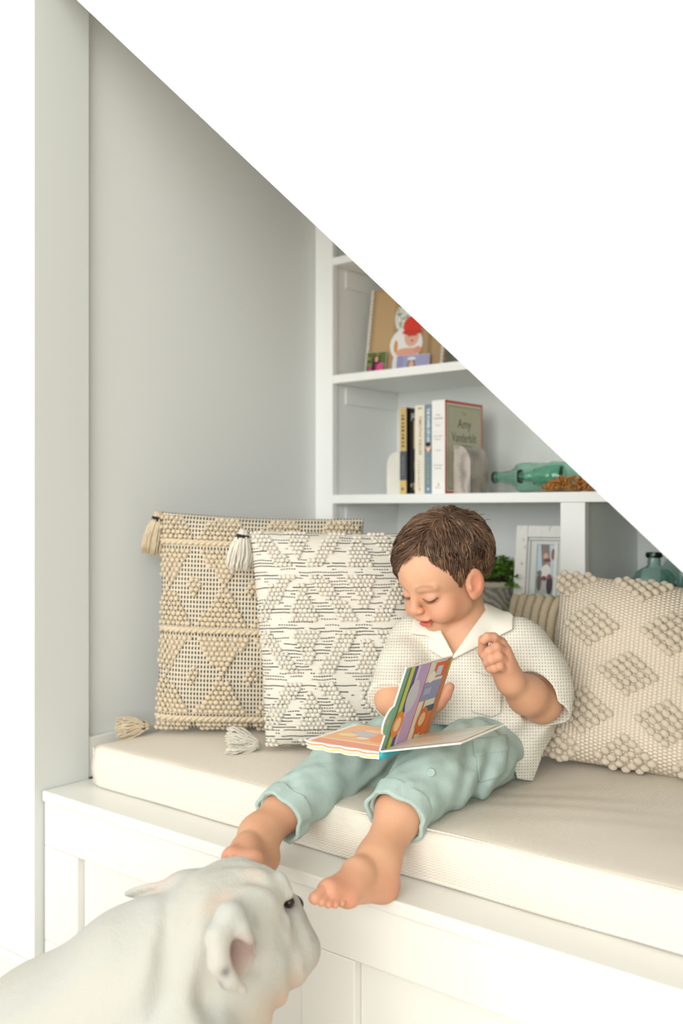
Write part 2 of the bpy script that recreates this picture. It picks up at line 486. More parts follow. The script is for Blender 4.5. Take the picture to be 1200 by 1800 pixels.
decal('spine_print', [(rect(.0004, .112, .0216, .2250), '#cdb273'), (rect(.0004, .036, .0216, .112), '#565963'), (rect(.0004, .0006, .0216, .036), '#d9bd72'),
      (rect(.006, .010, .012, .017), '#3a3325')], (.2465, yf, z), SX, SZ, SN, b1)
strokes(.0108, .168, .09, .008, '#57431f', b1, .2465, yf)
strokes(.0108, .074, .05, .005, '#8d8b7c', b1, .2465, yf)
b2 = book('hardback_book', .2695, .2935, yf+.012, .16, z, .2225, m, 'black hardback with gold lettering, second from the left end of the book row')
decal('cover_print', [(rect(.02, .118, .075, .192), '#b79a5c'), (rect(.02, .044, .072, .10), '#3a3630'), (rect(.028, .058, .07, .082), '#b79a5c'), (rect(.012, .02, .03, .034), '#c9c3b4')],
      (.2935, yf+.012, z), (0, 1, 0), SZ, (1, 0, 0), b2)
decal('spine_print', [(rect(.013, .118, .0236, .192), '#b79a5c'), (rect(.013, .010, .0236, .030), '#a9925a'), (rect(.015, .066, .0236, .084), '#8e7746')], (.2695, yf+.012, z), SX, SZ, SN, b2)
text('spine_lettering', 'JAM', .022, (.2745, yf+.012, z+.203), SX, SZ, SN, '#ded9cd', b2, sx=.5, align='LEFT')
text('spine_lettering', 'IF', .014, (.276, yf+.012, z+.022), SX, SZ, SN, '#ded9cd', b2, sx=.6)
b3 = book('paperback_book', .2945, .3245, yf, .15, z, .2285, plain('cream_book_cover', '#ece5d3', .55), 'cream paperback with vertical lettering in the middle of the book row')
text('spine_lettering', 'TIMOTHY KELLER', .0125, (.3115, yf, z+.150), (0, 0, -1), SX, SN, '#b39c66', b3, sx=1.02, bold=.0002)
strokes(.0130, .055, .07, .006, '#d0c4a4', b3, .2945, yf)
decal('spine_print', [(disc(.0125, .2205, .0027), '#8f8063'), (disc(.0195, .2205, .0027), '#8f8063'), (rect(.014, .008, .017, .016), '#9b8f74')], (.2945, yf, z), SX, SZ, SN, b3)
b4 = book('paperback_book', .3255, .3480, yf, .15, z, .2285, plain('slate_blue_cover', '#7890a0', .5), 'slate blue paperback with white title and a small portrait on its spine')
text('spine_lettering', 'THE POWER OF I AM', .0125, (.3365, yf, z+.176), (0, 0, -1), SX, SN, '#eef2f2', b4, sx=.74, bold=.0004)
strokes(.0112, .060, .07, .007, '#a9a878', b4, .3255, yf)
decal('spine_print', [(rect(.002, .1085, .0205, .1145), '#26333f'), (disc(.0112, .118, .0078, .0115), '#e2b394'), (disc(.0108, .1265, .0078, .006), '#2b2320'), (disc(.0115, .114, .0035, .0012), '#ffffff'), (disc(.0112, .012, .0035), '#d5dde0')], (.3255, yf, z), SX, SZ, SN, b4)
b5 = book('hardback_book', .3490, .3890, yf-.002, .178, z, .2375, plain('white_book_jacket', '#f6f4ef', .35), 'thick white hardback with red bordered cover beside the marble bookend')
for tx, tz, ts in (('Amy', .200, .007), ('Vanderbilt', .191, .007), ):
    text('spine_lettering', tx, ts, (.369, yf-.002, z+tz), SX, SZ, SN, '#8d8d88', b5)
for tz_, n_ in ((.173, 5), (.146, 9), (.138, 6), (.110, 5), (.072, 8), (.064, 6), (.015, 5)): strokes(.020, tz_, .0035*n_, .0028, '#b4b4ae', b5, .349, yf-.002, False, n_)
decal('spine_print', [([(.019, .020), (.0225, .020), (.021, .030)], '#d33a24'), (rect(.004, .156, .036, .1565), '#c8c8c4'), (rect(.004, .180, .036, .1805), '#c8c8c4')], (.349, yf-.002, z), SX, SZ, SN, b5)
CX, CN = (0, 1, 0), (1, 0, 0)
decal('cover_print', [(rect(.0005, .0005, .1775, .2370), '#dd3a22'), (rect(.0065, .0055, .171, .231), '#e9e5d0'), (rect(.0125, .0115, .165, .225), '#8b8468'), (rect(.0145, .0135, .163, .223), '#d3d0b2')],
      (.3890, yf-.002, z), CX, SZ, CN, b5)
for tx, ty, tz, ts, s_ in (('The', .088, .207, .012, 1), ('Amy', .09, .180, .034, 1), ('Vanderbilt', .089, .144, .034, .82), ('Etiquette', .089, .092, .040, .74)):
    text('cover_lettering', tx, ts, (.3890, yf-.002+ty, z+tz), CX, SZ, CN, '#4f4a38' if ts > .02 else '#8d876c', b5, sx=s_)

def marble(name, a, b, c):
    t = NT(name); n = t.noise(22, 6, stretch=(1, 1, .5)); n2 = t.new('ShaderNodeTexWave'); n2.inputs['Scale'].default_value = 9; n2.inputs['Distortion'].default_value = 14; n2.inputs['Detail'].default_value = 4
    t.link(t.coord(), n2.inputs['Vector'])
    t.link(t.mix(t.math('MULTIPLY', n2.outputs['Fac'], .3), t.ramp(n, [(.3, lin(a)), (.52, lin(b)), (.7, lin(c))]), lin('#e9e2d8')), t.b.inputs['Base Color'])
    t.b.inputs['Roughness'].default_value = .25; return t.m
def quarter(x0, x1, z0, h, flip=False, r=None):
    r = r or (x1-x0); P = [(x0, z0), (x1, z0), (x1, z0+h-r)]
    P += [(x1-r+r*math.cos(g), z0+h-r+r*math.sin(g)) for g in np.linspace(.12, math.pi/2, 9)]
    P.append((x0, z0+h))
    if flip: P = [(x0+x1-p[0], p[1]) for p in P][::-1]
    return P
me_ = prism('bookend', quarter(.4215, .470, S3+.0003, .122, r=.045), .918, 1.005, marble('rose_grey_marble', '#7f7b72', '#b3a496', '#cbbfb4'), None, .0012)
tag(me_, 'rose and grey marble bookend with rounded top beside the thick white hardback', 'bookend')
me_ = prism('bookend', quarter(.199, .2445, S3+.0003, .112, True, r=.036), .935, 1.01, marble('cream_marble', '#d9d8cc', '#e4e2d6', '#ecebe2'), None, .0012)
tag(me_, 'pale cream bookend at the left end of the book row', 'bookend')

# green glass
def glass(name, col, dens=18):
    t = NT(name); t.b.inputs['Base Color'].default_value = (*lin(col), 1); t.b.inputs['Roughness'].default_value = .03
    t.b.inputs['Transmission Weight'].default_value = 1; t.b.inputs['IOR'].default_value = 1.35
    t.bump(t.noise(40, 2), .15, .002); return t.m
M['glass_green'] = glass('sea_green_glass', '#d6f3e8'); M['glass_aqua'] = glass('pale_aqua_glass', '#dcf2ec')
def shell(prof, th=.0035):
    inner = [(max(r-th, .0006), z) for r, z in prof if r > th+.001]
    inner = [(r, max(z, prof[0][1]+th*1.3)) for r, z in inner]
    return prof+inner[::-1]
def bottle(name, prof, mat, loc, axis, label, poly=None, parts=True, spin=0):
    q = Vector((0, 0, 1)).rotation_difference(Vector(axis).normalized())
    M4 = Matrix.Translation(loc) @ q.to_matrix().to_4x4() @ Matrix.Rotation(spin, 4, 'Z')
    root = empty(name, loc); tag(root, label, 'bottle')
    lathe('vessel', shell(prof), mat, 40, root, M4, poly)
    r = prof[-1][0]; zt = prof[-1][1]
    lathe('lip', [(r+.0006, zt-.012), (r+.0035, zt-.010), (r+.0040, zt-.004), (r+.0025, zt+.001), (r-.003, zt+.001), (r-.0034, zt-.012)], mat, 28, root, M4)
    return root
pa = [(.004, 0), (.034, 0), (.0385, .004), (.0385, .075), (.0365, .080), (.0385, .086), (.0385, .115), (.034, .124), (.024, .130), (.0225, .134), (.0225, .137), (.0185, .142), (.0165, .158), (.0135, .175), (.012, .190)]
bottle('glass_bottle', pa, M['glass_green'], (.668, 1.035, S3+.0388), (-1, -.10, .012), 'fluted sea green bottle lying rearmost on the shelf, neck towards the marble bookend', poly=8)
pb = [(.004, 0), (.030, 0), (.0365, .005), (.0372, .06), (.036, .075), (.0318, .088), (.0300, .090), (.0300, .096), (.0260, .100), (.0245, .108), (.0230, .110), (.020, .112), (.0165, .120), (.0145, .138), (.0135, .152)]
bottle('glass_bottle', pb, M['glass_green'], (.735, .992, S3+.0375), (-1, -.36, .012), 'sea green ridged bottle lying in front, half behind the dried flowers')
pc = [(.004, 0), (.044, 0), (.049, .005), (.0495, .09), (.047, .108), (.039, .122), (.028, .130), (.0180, .1335), (.0150, .138), (.0142, .158), (.0148, .166)]
bottle('glass_bottle', pc, M['glass_aqua'], (.900, 1.01, S4+.0003), (0, 0, 1), 'small round shouldered aqua glass bottle behind the cream woven pillow')
pd = [(.004, 0), (.070, 0), (.0755, .006), (.076, .10), (.073, .130), (.060, .155), (.036, .170), (.019, .177), (.0165, .184), (.016, .205), (.0165, .215)]
bottle('glass_bottle', pd, M['glass_aqua'], (.952, 1.118, S4+.0003), (0, 0, 1), 'larger round aqua glass bottle standing behind the small one')
pe = [(.004, 0), (.044, 0), (.048, .004), (.048, .150), (.044, .166), (.030, .178), (.018, .184), (.016, .21)]
bottle('glass_bottle', pe, M['glass_green'], (1.07, 1.03, S4+.0003), (0, 0, 1), 'straight sided green glass bottle at the right edge under the stair line')

# dried flowers
t = plain('dried_amber_flowers', '#c88a48', .85, .3, 300, var=.3)
root = empty('dried_flowers', (.735, .925, S3)); tag(root, 'bunch of amber dried flowers lying at the shelf edge', 'dried flowers')
paths = []; rad = []; V = []; Fc = []
for i in range(420):
    a = random.uniform(-1, 1); x = .735+a*.058; hgt = .026*(1-a*a)**.5+.003
    p0 = np.array([x, .925+random.uniform(-.018, .026), S3+.003+random.random()*hgt])
    d = np.array([random.uniform(-1, 1)+a*.8, random.uniform(-1, .6), random.uniform(-.1, 1)]); d /= np.linalg.norm(d)
    L = random.uniform(.006, .014); q = p0+d*L; q[2] = max(q[2], S3+.0025)
    paths.append([p0, (p0+q)/2+np.array([0, 0, .001]), q]); rad.append([.0009, .0013, .0019])
tubes('florets', paths, rad, t, root, 4)['kind'] = 'stuff'
tubes('stems', [[(.735+i*.004, .93, S3+.003), (.76+i*.006, .945+i*.003, S3+.006), (.80+i*.004, .955+i*.004, S3+.003)] for i in range(-4, 5)], [.0011]*9, plain('dried_stems', '#a97c46', .9), root, 5)

# whitewashed photo board on the upper shelf with two small prints
def slab(name, o, a, b, n, wd, ht, th, mat, root, bev=.001):
    """box spanned by a (width), b (height), n (towards viewer) from corner o"""
    ob = box(name, (0, 0, 0), (wd, ht, th), mat, None, bev)
    Mx = Matrix(((a[0], b[0], n[0], o[0]), (a[1], b[1], n[1], o[1]), (a[2], b[2], n[2], o[2]), (0, 0, 0, 1)))
    ob.data.transform(Mx)
    if root: setp(ob, root)
    return ob
def frame3(yaw, lean):
    """a: along width, b: up leaning back, n: front normal"""
    a = np.array([math.cos(yaw), math.sin(yaw), 0]); n0 = np.array([math.sin(yaw), -math.cos(yaw), 0])
    b = np.array([0, 0, 1])*math.cos(lean)-n0*math.sin(lean); n = n0*math.cos(lean)+np.array([0, 0, 1])*math.sin(lean)
    return a, b, n
wood = plain('whitewashed_wood', '#d9d0c0', .8, .3, 40, var=.12)
a, b, n = frame3(math.radians(14), math.radians(12))
o = np.array([.084, .985, S2+.0006])
root = empty('photo_board', tuple(o)); tag(root, 'beaded wooden board with a photograph of a baby in a red hat, upper shelf', 'picture frame')
slab('board', o-n*.014, a, b, n, .232, .255, .014, plain('board_wood', '#b99a74', .8, .2, 30, var=.15), root)
bead = plain('whitewashed_beads', '#e8e3d6', .7)
me = None
for side in range(2):
    for k in range(24):
        p = o+a*(.006 if side == 0 else .226)+b*(.006+.0105*k)+n*.004
        if me is None:
            bm = bmesh.new(); bmesh.ops.create_icosphere(bm, subdivisions=1, radius=.0062); me = bpy.data.meshes.new('bead'); bm.to_mesh(me); bm.free(); me.materials.append(bead)
            me.polygons.foreach_set('use_smooth', [True]*len(me.polygons))
        q = bpy.data.objects.new('bead', me); COL.objects.link(q); q.location = p; setp(q, root)
sh = [(rect(.014, .004, .218, .25), '#b5966c'), (rect(.02, .01, .075, .245), '#c2a377'), (rect(.15, .01, .165, .245), '#a48a66'), (rect(.18, .01, .192, .245), '#9c825f'), (rect(.085, .06, .112, .205), '#8e8d78'), (disc(.108, .165, .030, .045), '#dfe3da')]
for k in range(26): sh.append((disc(.108+random.uniform(-.024, .024), .165+random.uniform(-.038, .038), .004, .005, 8), random.choice(['#8d9a7c', '#b7bfae', '#f4f4ef', '#a3a892'])))
k0_ = len(sh)
sh += [(disc(.125, .10, .048, .05), '#f1f0ee'), (disc(.118, .045, .03, .05), '#eeeeec'), (disc(.095, .095, .006, .018), '#d79a52'), (disc(.140, .122, .0215, .030), '#eab39c'), (disc(.140, .152, .027, .030), '#e0402f'), (disc(.140, .134, .029, .008), '#d43a2b'),
       (disc(.133, .124, .004, .0028), '#8b5a4a'), (disc(.150, .125, .004, .0028), '#8b5a4a'), (disc(.142, .109, .004, .003), '#b65c50'), (disc(.13, .077, .036, .012), '#eaa990'), (disc(.16, .082, .012, .010), '#e59f86')]
sh = sh[:k0_]+[([(x_-.007, y_-.014) for x_, y_ in q_], c_) for q_, c_ in sh[k0_:]]
decal('photograph', sh, o, a, b, n, root)
def small_print(o, w_, h_, shapes, label):
    root = empty('photo_print', tuple(o)); tag(root, label, 'photograph')
    slab('card', o-n*.0012, a, b, n, w_, h_, .0012, M['white_paper'], root, 0)
    decal('image', shapes, o, a, b, n, root)
small_print(o+n*.012+a*.008+np.array([0, 0, .0003])-b*.000, .060, .066, [(rect(.001, .001, .059, .065), '#5d7034')]+[(disc(random.uniform(.006, .054), random.uniform(.02, .06), .006, .005, 9), random.choice(['#7c8c4a', '#3f4f23', '#94935a', '#4a5a2a'])) for _ in range(22)] +
    [(disc(.030, .040, .0095, .017), '#2d201d'), (disc(.030, .014, .020, .016), '#d83c86'), (disc(.044, .022, .0085, .012), '#e4559a'), (disc(.031, .044, .0055, .009), '#d9a186'), (disc(.024, .018, .006, .02), '#2d201d')],
    'small print of a person in pink before green shrubs, leaning on the photo board')
small_print(o+n*.012+a*.098+np.array([0, 0, .0003]), .096, .050, [(rect(.001, .001, .095, .049), '#a9a9cf'), (rect(.001, .001, .02, .049), '#9a9ac4'), (disc(.044, .018, .0115, .022), '#7b5d45'), (disc(.044, .003, .02, .008), '#4f5a3d'), (disc(.044, .022, .0075, .011), '#e8bba2'), (disc(.044, .039, .012, .005), '#eef0f2')],
    'small lavender print of a person with a white headpiece, leaning on the photo board')

# distressed white frame on the low shelf
a, b, n = frame3(math.radians(12), math.radians(10))
o = np.array([.545, 1.0, S4+.0006])
dis = NT('distressed_white_paint'); nn = dis.noise(120, 5, stretch=(1, 1, .3))
dis.link(dis.ramp(nn, [(.0, lin('#8b8274')), (.30, lin('#a39b8d')), (.36, lin('#e8e7e0')), (1, lin('#eeeee8'))]), dis.b.inputs['Base Color']); dis.bump(nn, .3, .001); dis = dis.m
root = empty('picture_frame', tuple(o)); tag(root, 'distressed white picture frame with a family photograph beside the potted plant', 'picture frame')
Wf, Hf = .176, .225
slab('backing', o-n*.010, a, b, n, Wf, Hf, .010, dis, root)
for nm, x0, y0, x1, y1, th in (('frame_side', 0, 0, .030, Hf, .016), ('frame_side', Wf-.030, 0, Wf, Hf, .016), ('frame_rail', .0302, 0, Wf-.0302, .040, .016), ('frame_rail', .0302, Hf-.030, Wf-.0302, Hf, .016),
                           ('bead_rail', .0305, .0405, Wf-.0305, .046, .011), ('bead_rail', .0305, Hf-.036, Wf-.0305, Hf-.0305, .011), ('bead_rail', .0305, .0465, .036, Hf-.0365, .011)):
    slab(nm, o+a*x0+b*y0+n*.0003, a, b, n, x1-x0, y1-y0, th, dis, root, .002)
mat_ = plain('mat_board', '#dfe3df', .8)
for x0, y0, x1, y1 in ((.0365, .0465, .052, Hf-.0365), (.100, .0465, .1455, Hf-.0365), (.052, .0465, .1, .056), (.052, Hf-.046, .1, Hf-.0365)):
    slab('mat_board', o+a*x0+b*y0+n*.0004, a, b, n, x1-x0-.0002, y1-y0-.0002, .004, mat_, root, .0005)
slab('inner_rail', o+a*.097+b*.05+n*.0006, a, b, n, .009, Hf-.092, .009, dis, root, .002)
ph = [(rect(.052, .056, .098, .18), '#c3d3de'), (rect(.052, .056, .098, .10), '#aab4b4'), ([(.060, .18), (.068, .10), (.088, .10), (.082, .18)], '#7d7068'), (disc(.074, .150, .006, .008), '#dba98d'), (disc(.080, .137, .007, .008), '#c98b6d'), (disc(.078, .140, .009, .005), '#5a3524'),
      (disc(.076, .112, .012, .018), '#e7e4e0'), (disc(.070, .078, .010, .024), '#b7b4b2'), (disc(.086, .080, .008, .025), '#25262b'), (disc(.060, .085, .006, .022), '#5f5347'), (disc(.085, .100, .006, .006), '#8f3f33'), (disc(.060, .108, .006, .007), '#6a6f63'), (disc(.092, .155, .005, .014), '#8a5a47'), (disc(.072, .095, .007, .006), '#6f3b30')]
decal('photograph', ph, o, a, b, n, root)

# potted boxwood
pot = empty('potted_plant', (.466, 1.03, S4)); tag(pot, 'small green shrub in a carved whitewashed pot behind the person', 'potted plant')
pm = NT('carved_whitewashed_clay'); wv = pm.new('ShaderNodeTexWave', wave_type='RINGS'); wv.inputs['Scale'].default_value = 26; wv.inputs['Distortion'].default_value = 6; pm.link(pm.coord(), wv.inputs['Vector'])
pm.link(pm.mix(wv.outputs['Fac'], lin('#9d9484'), lin('#d3cdc2')), pm.b.inputs['Base Color']); pm.b.inputs['Roughness'].default_value = .9; pm.bump(wv.outputs['Fac'], .6, .003)
T4 = Matrix.Translation((.466, 1.03, S4+.0003)) @ Matrix.Diagonal((1.15, 1.15, .92, 1))
lathe('pot', [(.003, 0), (.045, 0), (.047, .004), (.058, .070), (.060, .072), (.0635, .073), (.064, .088), (.060, .090), (.056, .086), (.05, .080), (.003, .080)], pm.m, 40, pot, T4)
lathe('rim', [(.0640, .0745), (.0655, .0765), (.0655, .085), (.0640, .087)], plain('pot_rim', '#c2baab', .9, .2, 80, var=.1), 40, pot, T4)
V = []; Fc = []; C = []
cols = [lin('#3f6b22'), lin('#57892c'), lin('#7cad3f'), lin('#2f5418')]
st = []
for i in range(130):
    g = random.uniform(0, 6.28); R_ = .052*math.sqrt(random.random()); base = np.array([.492+R_*.6*math.cos(g), 1.03+R_*.6*math.sin(g), S4+.08])
    topz = .068*(1-.45*(R_/.052)**2)*random.uniform(.72, 1.05)
    tip = np.array([.492+R_*1.12*math.cos(g), 1.03+R_*1.12*math.sin(g), S4+.09+topz])
    if i > 121: tip = np.array([.492+.07+random.uniform(-.01, .012), 1.03-.03+random.uniform(-.02, .02), S4+.08+random.uniform(-.012, .03)]); base = np.array([.53, 1.02, S4+.085])
    st.append([base, (base+tip)/2+np.array([0, 0, .004]), tip])
    for k in range(12):
        s = random.uniform(.35, 1); p = base+(tip-base)*s
        d = np.array([random.gauss(0, 1), random.gauss(0, 1), random.gauss(.5, .6)]); d /= np.linalg.norm(d)
        sd = np.cross(d, (random.gauss(0, 1), random.gauss(0, 1), random.gauss(0, 1))); sd /= np.linalg.norm(sd)
        L = random.uniform(.007, .012); wdt = L*.33; nn_ = np.cross(d, sd); s0 = len(V); c = random.choice(cols)
        V += [p, p+d*L*.5+sd*wdt+nn_*.001, p+d*L, p+d*L*.5-sd*wdt+nn_*.001]; Fc += [(s0, s0+1, s0+2), (s0, s0+2, s0+3)]; C += [(*c, 1)]*4
PO = np.array([.492, 1.03, S4]); PN = np.array([.466, 1.03, S4]); V = [PN+(q-PO)*np.array([1.24, 1.24, .95])+np.array([0, 0, .002]) for q in V]; st = [[PN+(q-PO)*np.array([1.24, 1.24, .95])+np.array([0, 0, .002]) for q in pp] for pp in st]
lf = pyd('foliage', V, Fc, vcol('shrub_leaves', .45, spec=.4)); lf.data.color_attributes.new('Col', 'FLOAT_COLOR', 'POINT').data.foreach_set('color', np.array(C, np.float32).ravel()); setp(lf, pot); lf['kind'] = 'stuff'
tubes('stems', st, [[.0012, .001, .0007]]*len(st), plain('shrub_stem', '#5b5a2c', .8), pot, 4)

# ------------------------------------------------------------ pillows
class Pillow:
    def __init__(s, BL, yaw, lean, ra, rb, wd, ht, th, pinch=.05, sag=0):
        a, b, n = frame3(yaw, lean)
        s.a, s.b = a*math.cos(ra)+b*math.sin(ra), b*math.cos(rb)-a*math.sin(rb); s.n = n; s.o = np.asarray(BL, float); s.w, s.h, s.th, s.p, s.sag = wd, ht, th, pinch, sag
    def pt(s, x, y, side=1, lift=0):
        """x, y in metres from the lower left corner"""
        u = np.asarray(x)/s.w*2-1; v = np.asarray(y)/s.h*2-1
        X = s.w/2*(u-s.p*u*np.abs(u)**1.5*np.cos(math.pi/2*np.clip(v, -1, 1))); Y = s.h/2*(v-s.p*v*np.abs(v)**1.5*np.cos(math.pi/2*np.clip(u, -1, 1)))
        e = np.clip((1-np.abs(u)**3.2), 0, 1)**.5*np.clip((1-np.abs(v)**3.2), 0, 1)**.5
        bl = 1+.22*np.clip(-v, 0, 1)*(1 if side > 0 else 0)
        Z = side*(s.th/2*e*bl)+.004*np.sin(u*5+v*3)*e*side
        P = s.o+np.multiply.outer(X+s.w/2, s.a)+np.multiply.outer(Y+s.h/2, s.b)+np.multiply.outer(Z, s.n)
        if lift is not 0: P = P+lift*s.nrm(x, y, side)
        return P
    def nrm(s, x, y, side=1):
        e = .002; dx = s.pt(np.asarray(x)+e, y, side)-s.pt(np.asarray(x)-e, y, side); dy = s.pt(x, np.asarray(y)+e, side)-s.pt(x, np.asarray(y)-e, side)
        m = np.cross(dx, dy); return side*m/(np.linalg.norm(m, axis=-1, keepdims=True)+1e-12)
    def cover(s, mat, root, n=70):
        g = np.linspace(0, 1, n); g = .5-.5*np.cos(math.pi*g)*(.35)-.0; g = (g-g[0])/(g[-1]-g[0])
        V = []; Q = []; UV = []
        for side in (1, -1):
            gx, gy = np.meshgrid(g*s.w, g*s.h, indexing='ij'); P = s.pt(gx, gy, side).reshape(-1, 3); b = len(V)*0+sum(len(q) for q in V)
            V.append(P); UV.append(np.stack([gx.ravel(), gy.ravel(), np.full(gx.size, side)], 1))
            I = np.arange(n*n).reshape(n, n)+b
            q = np.stack([I[:-1, :-1], I[1:, :-1], I[1:, 1:], I[:-1, 1:]], -1).reshape(-1, 4); Q.append(q if side > 0 else q[:, ::-1])
        return fast('cover', np.concatenate(V), np.concatenate(Q), mat, root, uvw=np.concatenate(UV))
    def knots(s, name, pts, r, mat, root, flat=.75, lift=.35, jit=.15):
        bm = bmesh.new(); bmesh.ops.create_icosphere(bm, subdivisions=1, radius=1); T = np.array([v.co[:] for v in bm.verts]); Fa = np.array([[v.index for v in f.verts] for f in bm.faces]); bm.free()
        V = []; Fc = []
        P = np.array(pts); C = s.pt(P[:, 0], P[:, 1]); N = s.nrm(P[:, 0], P[:, 1])
        for i in range(len(P)):
            sc = r*(1+rng.uniform(-jit, jit)); ax = s.a*T[:, :1]*sc*1.08+s.b*T[:, 1:2]*sc*.92
            V.append(C[i]+N[i]*sc*lift+ax-N[i]*(ax@N[i])[:, None]+N[i]*T[:, 2:3]*sc*flat); Fc.append(Fa+i*len(T))
        V = np.concatenate(V); Fc = np.concatenate(Fc)
        me = bpy.data.meshes.new(name); me.from_pydata(V.tolist(), [], Fc.tolist()); o = link(name, me, mat, None, True); setp(o, root); o['kind'] = 'stuff'; return o
def attr_uv(t):
    a = t.new('ShaderNodeAttribute', attribute_name='uvw'); sp = t.new('ShaderNodeSeparateXYZ'); t.link(a.outputs['Vector'], sp.inputs[0]); return a.outputs['Vector'], sp.outputs[0], sp.outputs[1]
def yarn(name, col, scale=500, strength=.6):
    t = NT(name); c = lin(col); n = t.noise(scale, 3, stretch=(1, 1, .4))
    t.link(t.mix(n, tuple(v*.80 for v in c), tuple(min(1, v*1.12) for v in c)), t.b.inputs['Base Color'])
    t.b.inputs['Roughness'].default_value = .95; t.b.inputs['Specular IOR Level'].default_value = .05; t.b.inputs['Sheen Weight'].default_value = .15
    t.bump(n, strength, .0015); return t.m
def tassel(root, top, d, L, R_, yarnm, band='#23262b', n=90, spread=1.0, hang=True):
    """a tassel hanging from point top along d"""
    top = np.asarray(top, float); d = np.asarray(d, float); d /= np.linalg.norm(d)
    x = np.cross(d, (0.3, 0.5, 0.8)); x /= np.linalg.norm(x); y = np.cross(d, x)
    ts = empty('t'); bpy.data.objects.remove(ts)
    P = []; Rr = []
    for i in range(n):
        g = random.uniform(0, 6.28); q = math.sqrt(random.random()); l = L*random.uniform(.86, 1.03)
        pts = []
        for k in range(7):
            s = k/6; w_ = R_*(.40+.60*max(0, min(1, (s-.18)/.4))**.8)*q*spread
            if not hang: w_ *= 1+.45*s
            if k == 0: w_ = R_*.30*q
            p = top+d*(l*s)+x*(w_*math.cos(g))+y*(w_*math.sin(g))+(x*random.uniform(-1, 1)+y*random.uniform(-1, 1))*(.0012 if hang else .003)
            pts.append(p)
        P.append(pts); Rr.append([.0016, .0019, .0018, .0018, .0017, .0016, .0012])
    o = tubes('tassel', P, Rr, yarnm, root, 4); o['kind'] = 'stuff'
    if band:
        V = [[top+d*(L*.16+.0035*k)+(x*math.cos(g)+y*math.sin(g))*R_*.44 for g in np.linspace(0, 6.28, 20)] for k in range(3)]
        b_ = tubes('tassel_band', V, [.0028]*3, plain('tassel_band_'+str(len(bpy.data.materials)), band, .9), o, 6)
        b_.matrix_parent_inverse = Matrix.Identity(4); b_.parent = o; b_.matrix_parent_inverse = (Matrix.Translation(root.location) @ Matrix.Translation(root.location).inverted()).inverted()
    return o

# --- beige bobble pillow with black dots
p = Pillow((.088, .245, .603), math.atan2(.66, .75), math.radians(4), math.radians(-2), math.radians(-1), .45, .475, .15, .03)
root = empty('pillow', tuple(p.o)); tag(root, 'tan bobble-knit pillow dotted with black against the grey wall, rearmost', 'pillow')
t = NT('tan_dotted_weave'); uv, ux, uy = attr_uv(t)
fx = t.math('FRACT', t.math('MULTIPLY', ux, 1/.0072)); fy = t.math('FRACT', t.math('MULTIPLY', uy, 1/.0098))
dot = t.math('MULTIPLY', t.math('LESS_THAN', t.math('ABSOLUTE', t.math('SUBTRACT', fx, .5)), .25), t.math('LESS_THAN', t.math('ABSOLUTE', t.math('SUBTRACT', fy, .5)), .32))
nz = t.noise(900, 2, uv)
t.link(t.mix(dot, t.mix(nz, lin('#c5b8a1'), lin('#ddd3c0')), lin('#26302c')), t.b.inputs['Base Color']); t.b.inputs['Roughness'].default_value = .95
wv = t.math('SINE', t.math('MULTIPLY', uy, 2*math.pi/.0049))
t.bump(t.math('ADD', t.math('MULTIPLY', wv, .5), t.math('SUBTRACT', nz, dot)), .6, .0012)
p.cover(t.m, root)
ybeige = yarn('tan_wool', '#d2c2a6'); ywhite = yarn('ivory_wool', '#d8d2c4'); ycream = yarn('cream_wool', '#e9dcc6')
pts = []; cell = .0112; tw, th_ = .125, .190
ny = int(p.h/(cell*.93))
braids = [p.h-.066-k*th_ for k in range(3)]
for j in range(ny+1):
    yy = .004+j*cell*.93
    if any(abs(yy-b_) < .011 for b_ in braids): continue
    for i in range(int(p.w/cell)+1):
        xx = .004+i*cell+(cell/2 if j % 2 else 0)
        if xx > p.w-.003 or yy > p.h-.003: continue
        u = ((xx-.085)/tw+.5) % 1*2-1; v = ((braids[0]-yy)/th_) % 1*2-1
        m = abs(u)+abs(v)*1.02
        if m > .95 or m < .27: pts.append((xx, yy))
p.knots('yarn_knots', pts, .0063, ybeige, root)
for b_ in braids:
    P = []
    for ph in (0, math.pi):
        xs = np.linspace(.004, p.w-.004, 120)
        P.append([p.pt(x, b_+.0035*math.sin(2*math.pi*x/.026+ph), 1)+p.nrm(x, b_)*(.003+.0022*math.cos(2*math.pi*x/.026+ph)) for x in xs])
    tubes('braid', P, [.0042]*2, ybeige, root, 6)['kind'] = 'stuff'
tassel(root, p.pt(.0, p.h-.004)+np.array([-.004, -.004, .006]), (-.14, -.12, -1), .098, .024, ybeige, n=170)
tassel(root, p.pt(.0, .004)+np.array([-.006, -.012, .004]), (-.62, -.62, -.12), .070, .017, ybeige, band='#4b4438', n=130, spread=1.1, hang=False)

# --- white bobble pillow with black dashes
p = Pillow((.398, .272, .604), math.atan2(.69, .72), math.radians(8), math.radians(-.5), math.radians(4.5), .44, .440, .15, .025)
root = empty('pillow', tuple(p.o)); tag(root, 'white bobble-knit pillow with black dashes leaning on the tan one', 'pillow')
t = NT('ivory_dashed_weave'); uv, ux, uy = attr_uv(t)
wob = t.math('MULTIPLY', t.math('SUBTRACT', t.noise(30, 2, uv), .5), .006)
rv = t.math('MULTIPLY', t.math('ADD', uy, wob), 1/.0063); row = t.math('FLOOR', rv); fr = t.math('SUBTRACT', rv, row)
cv = t.new('ShaderNodeCombineXYZ'); t.link(t.math('MULTIPLY', ux, 24), cv.inputs[0]); t.link(t.math('MULTIPLY', row, 3.7), cv.inputs[1])
seg = t.noise(1.0, 1, cv.outputs[0]); st_ = t.math('SINE', t.math('MULTIPLY', ux, 2*math.pi/.0052))
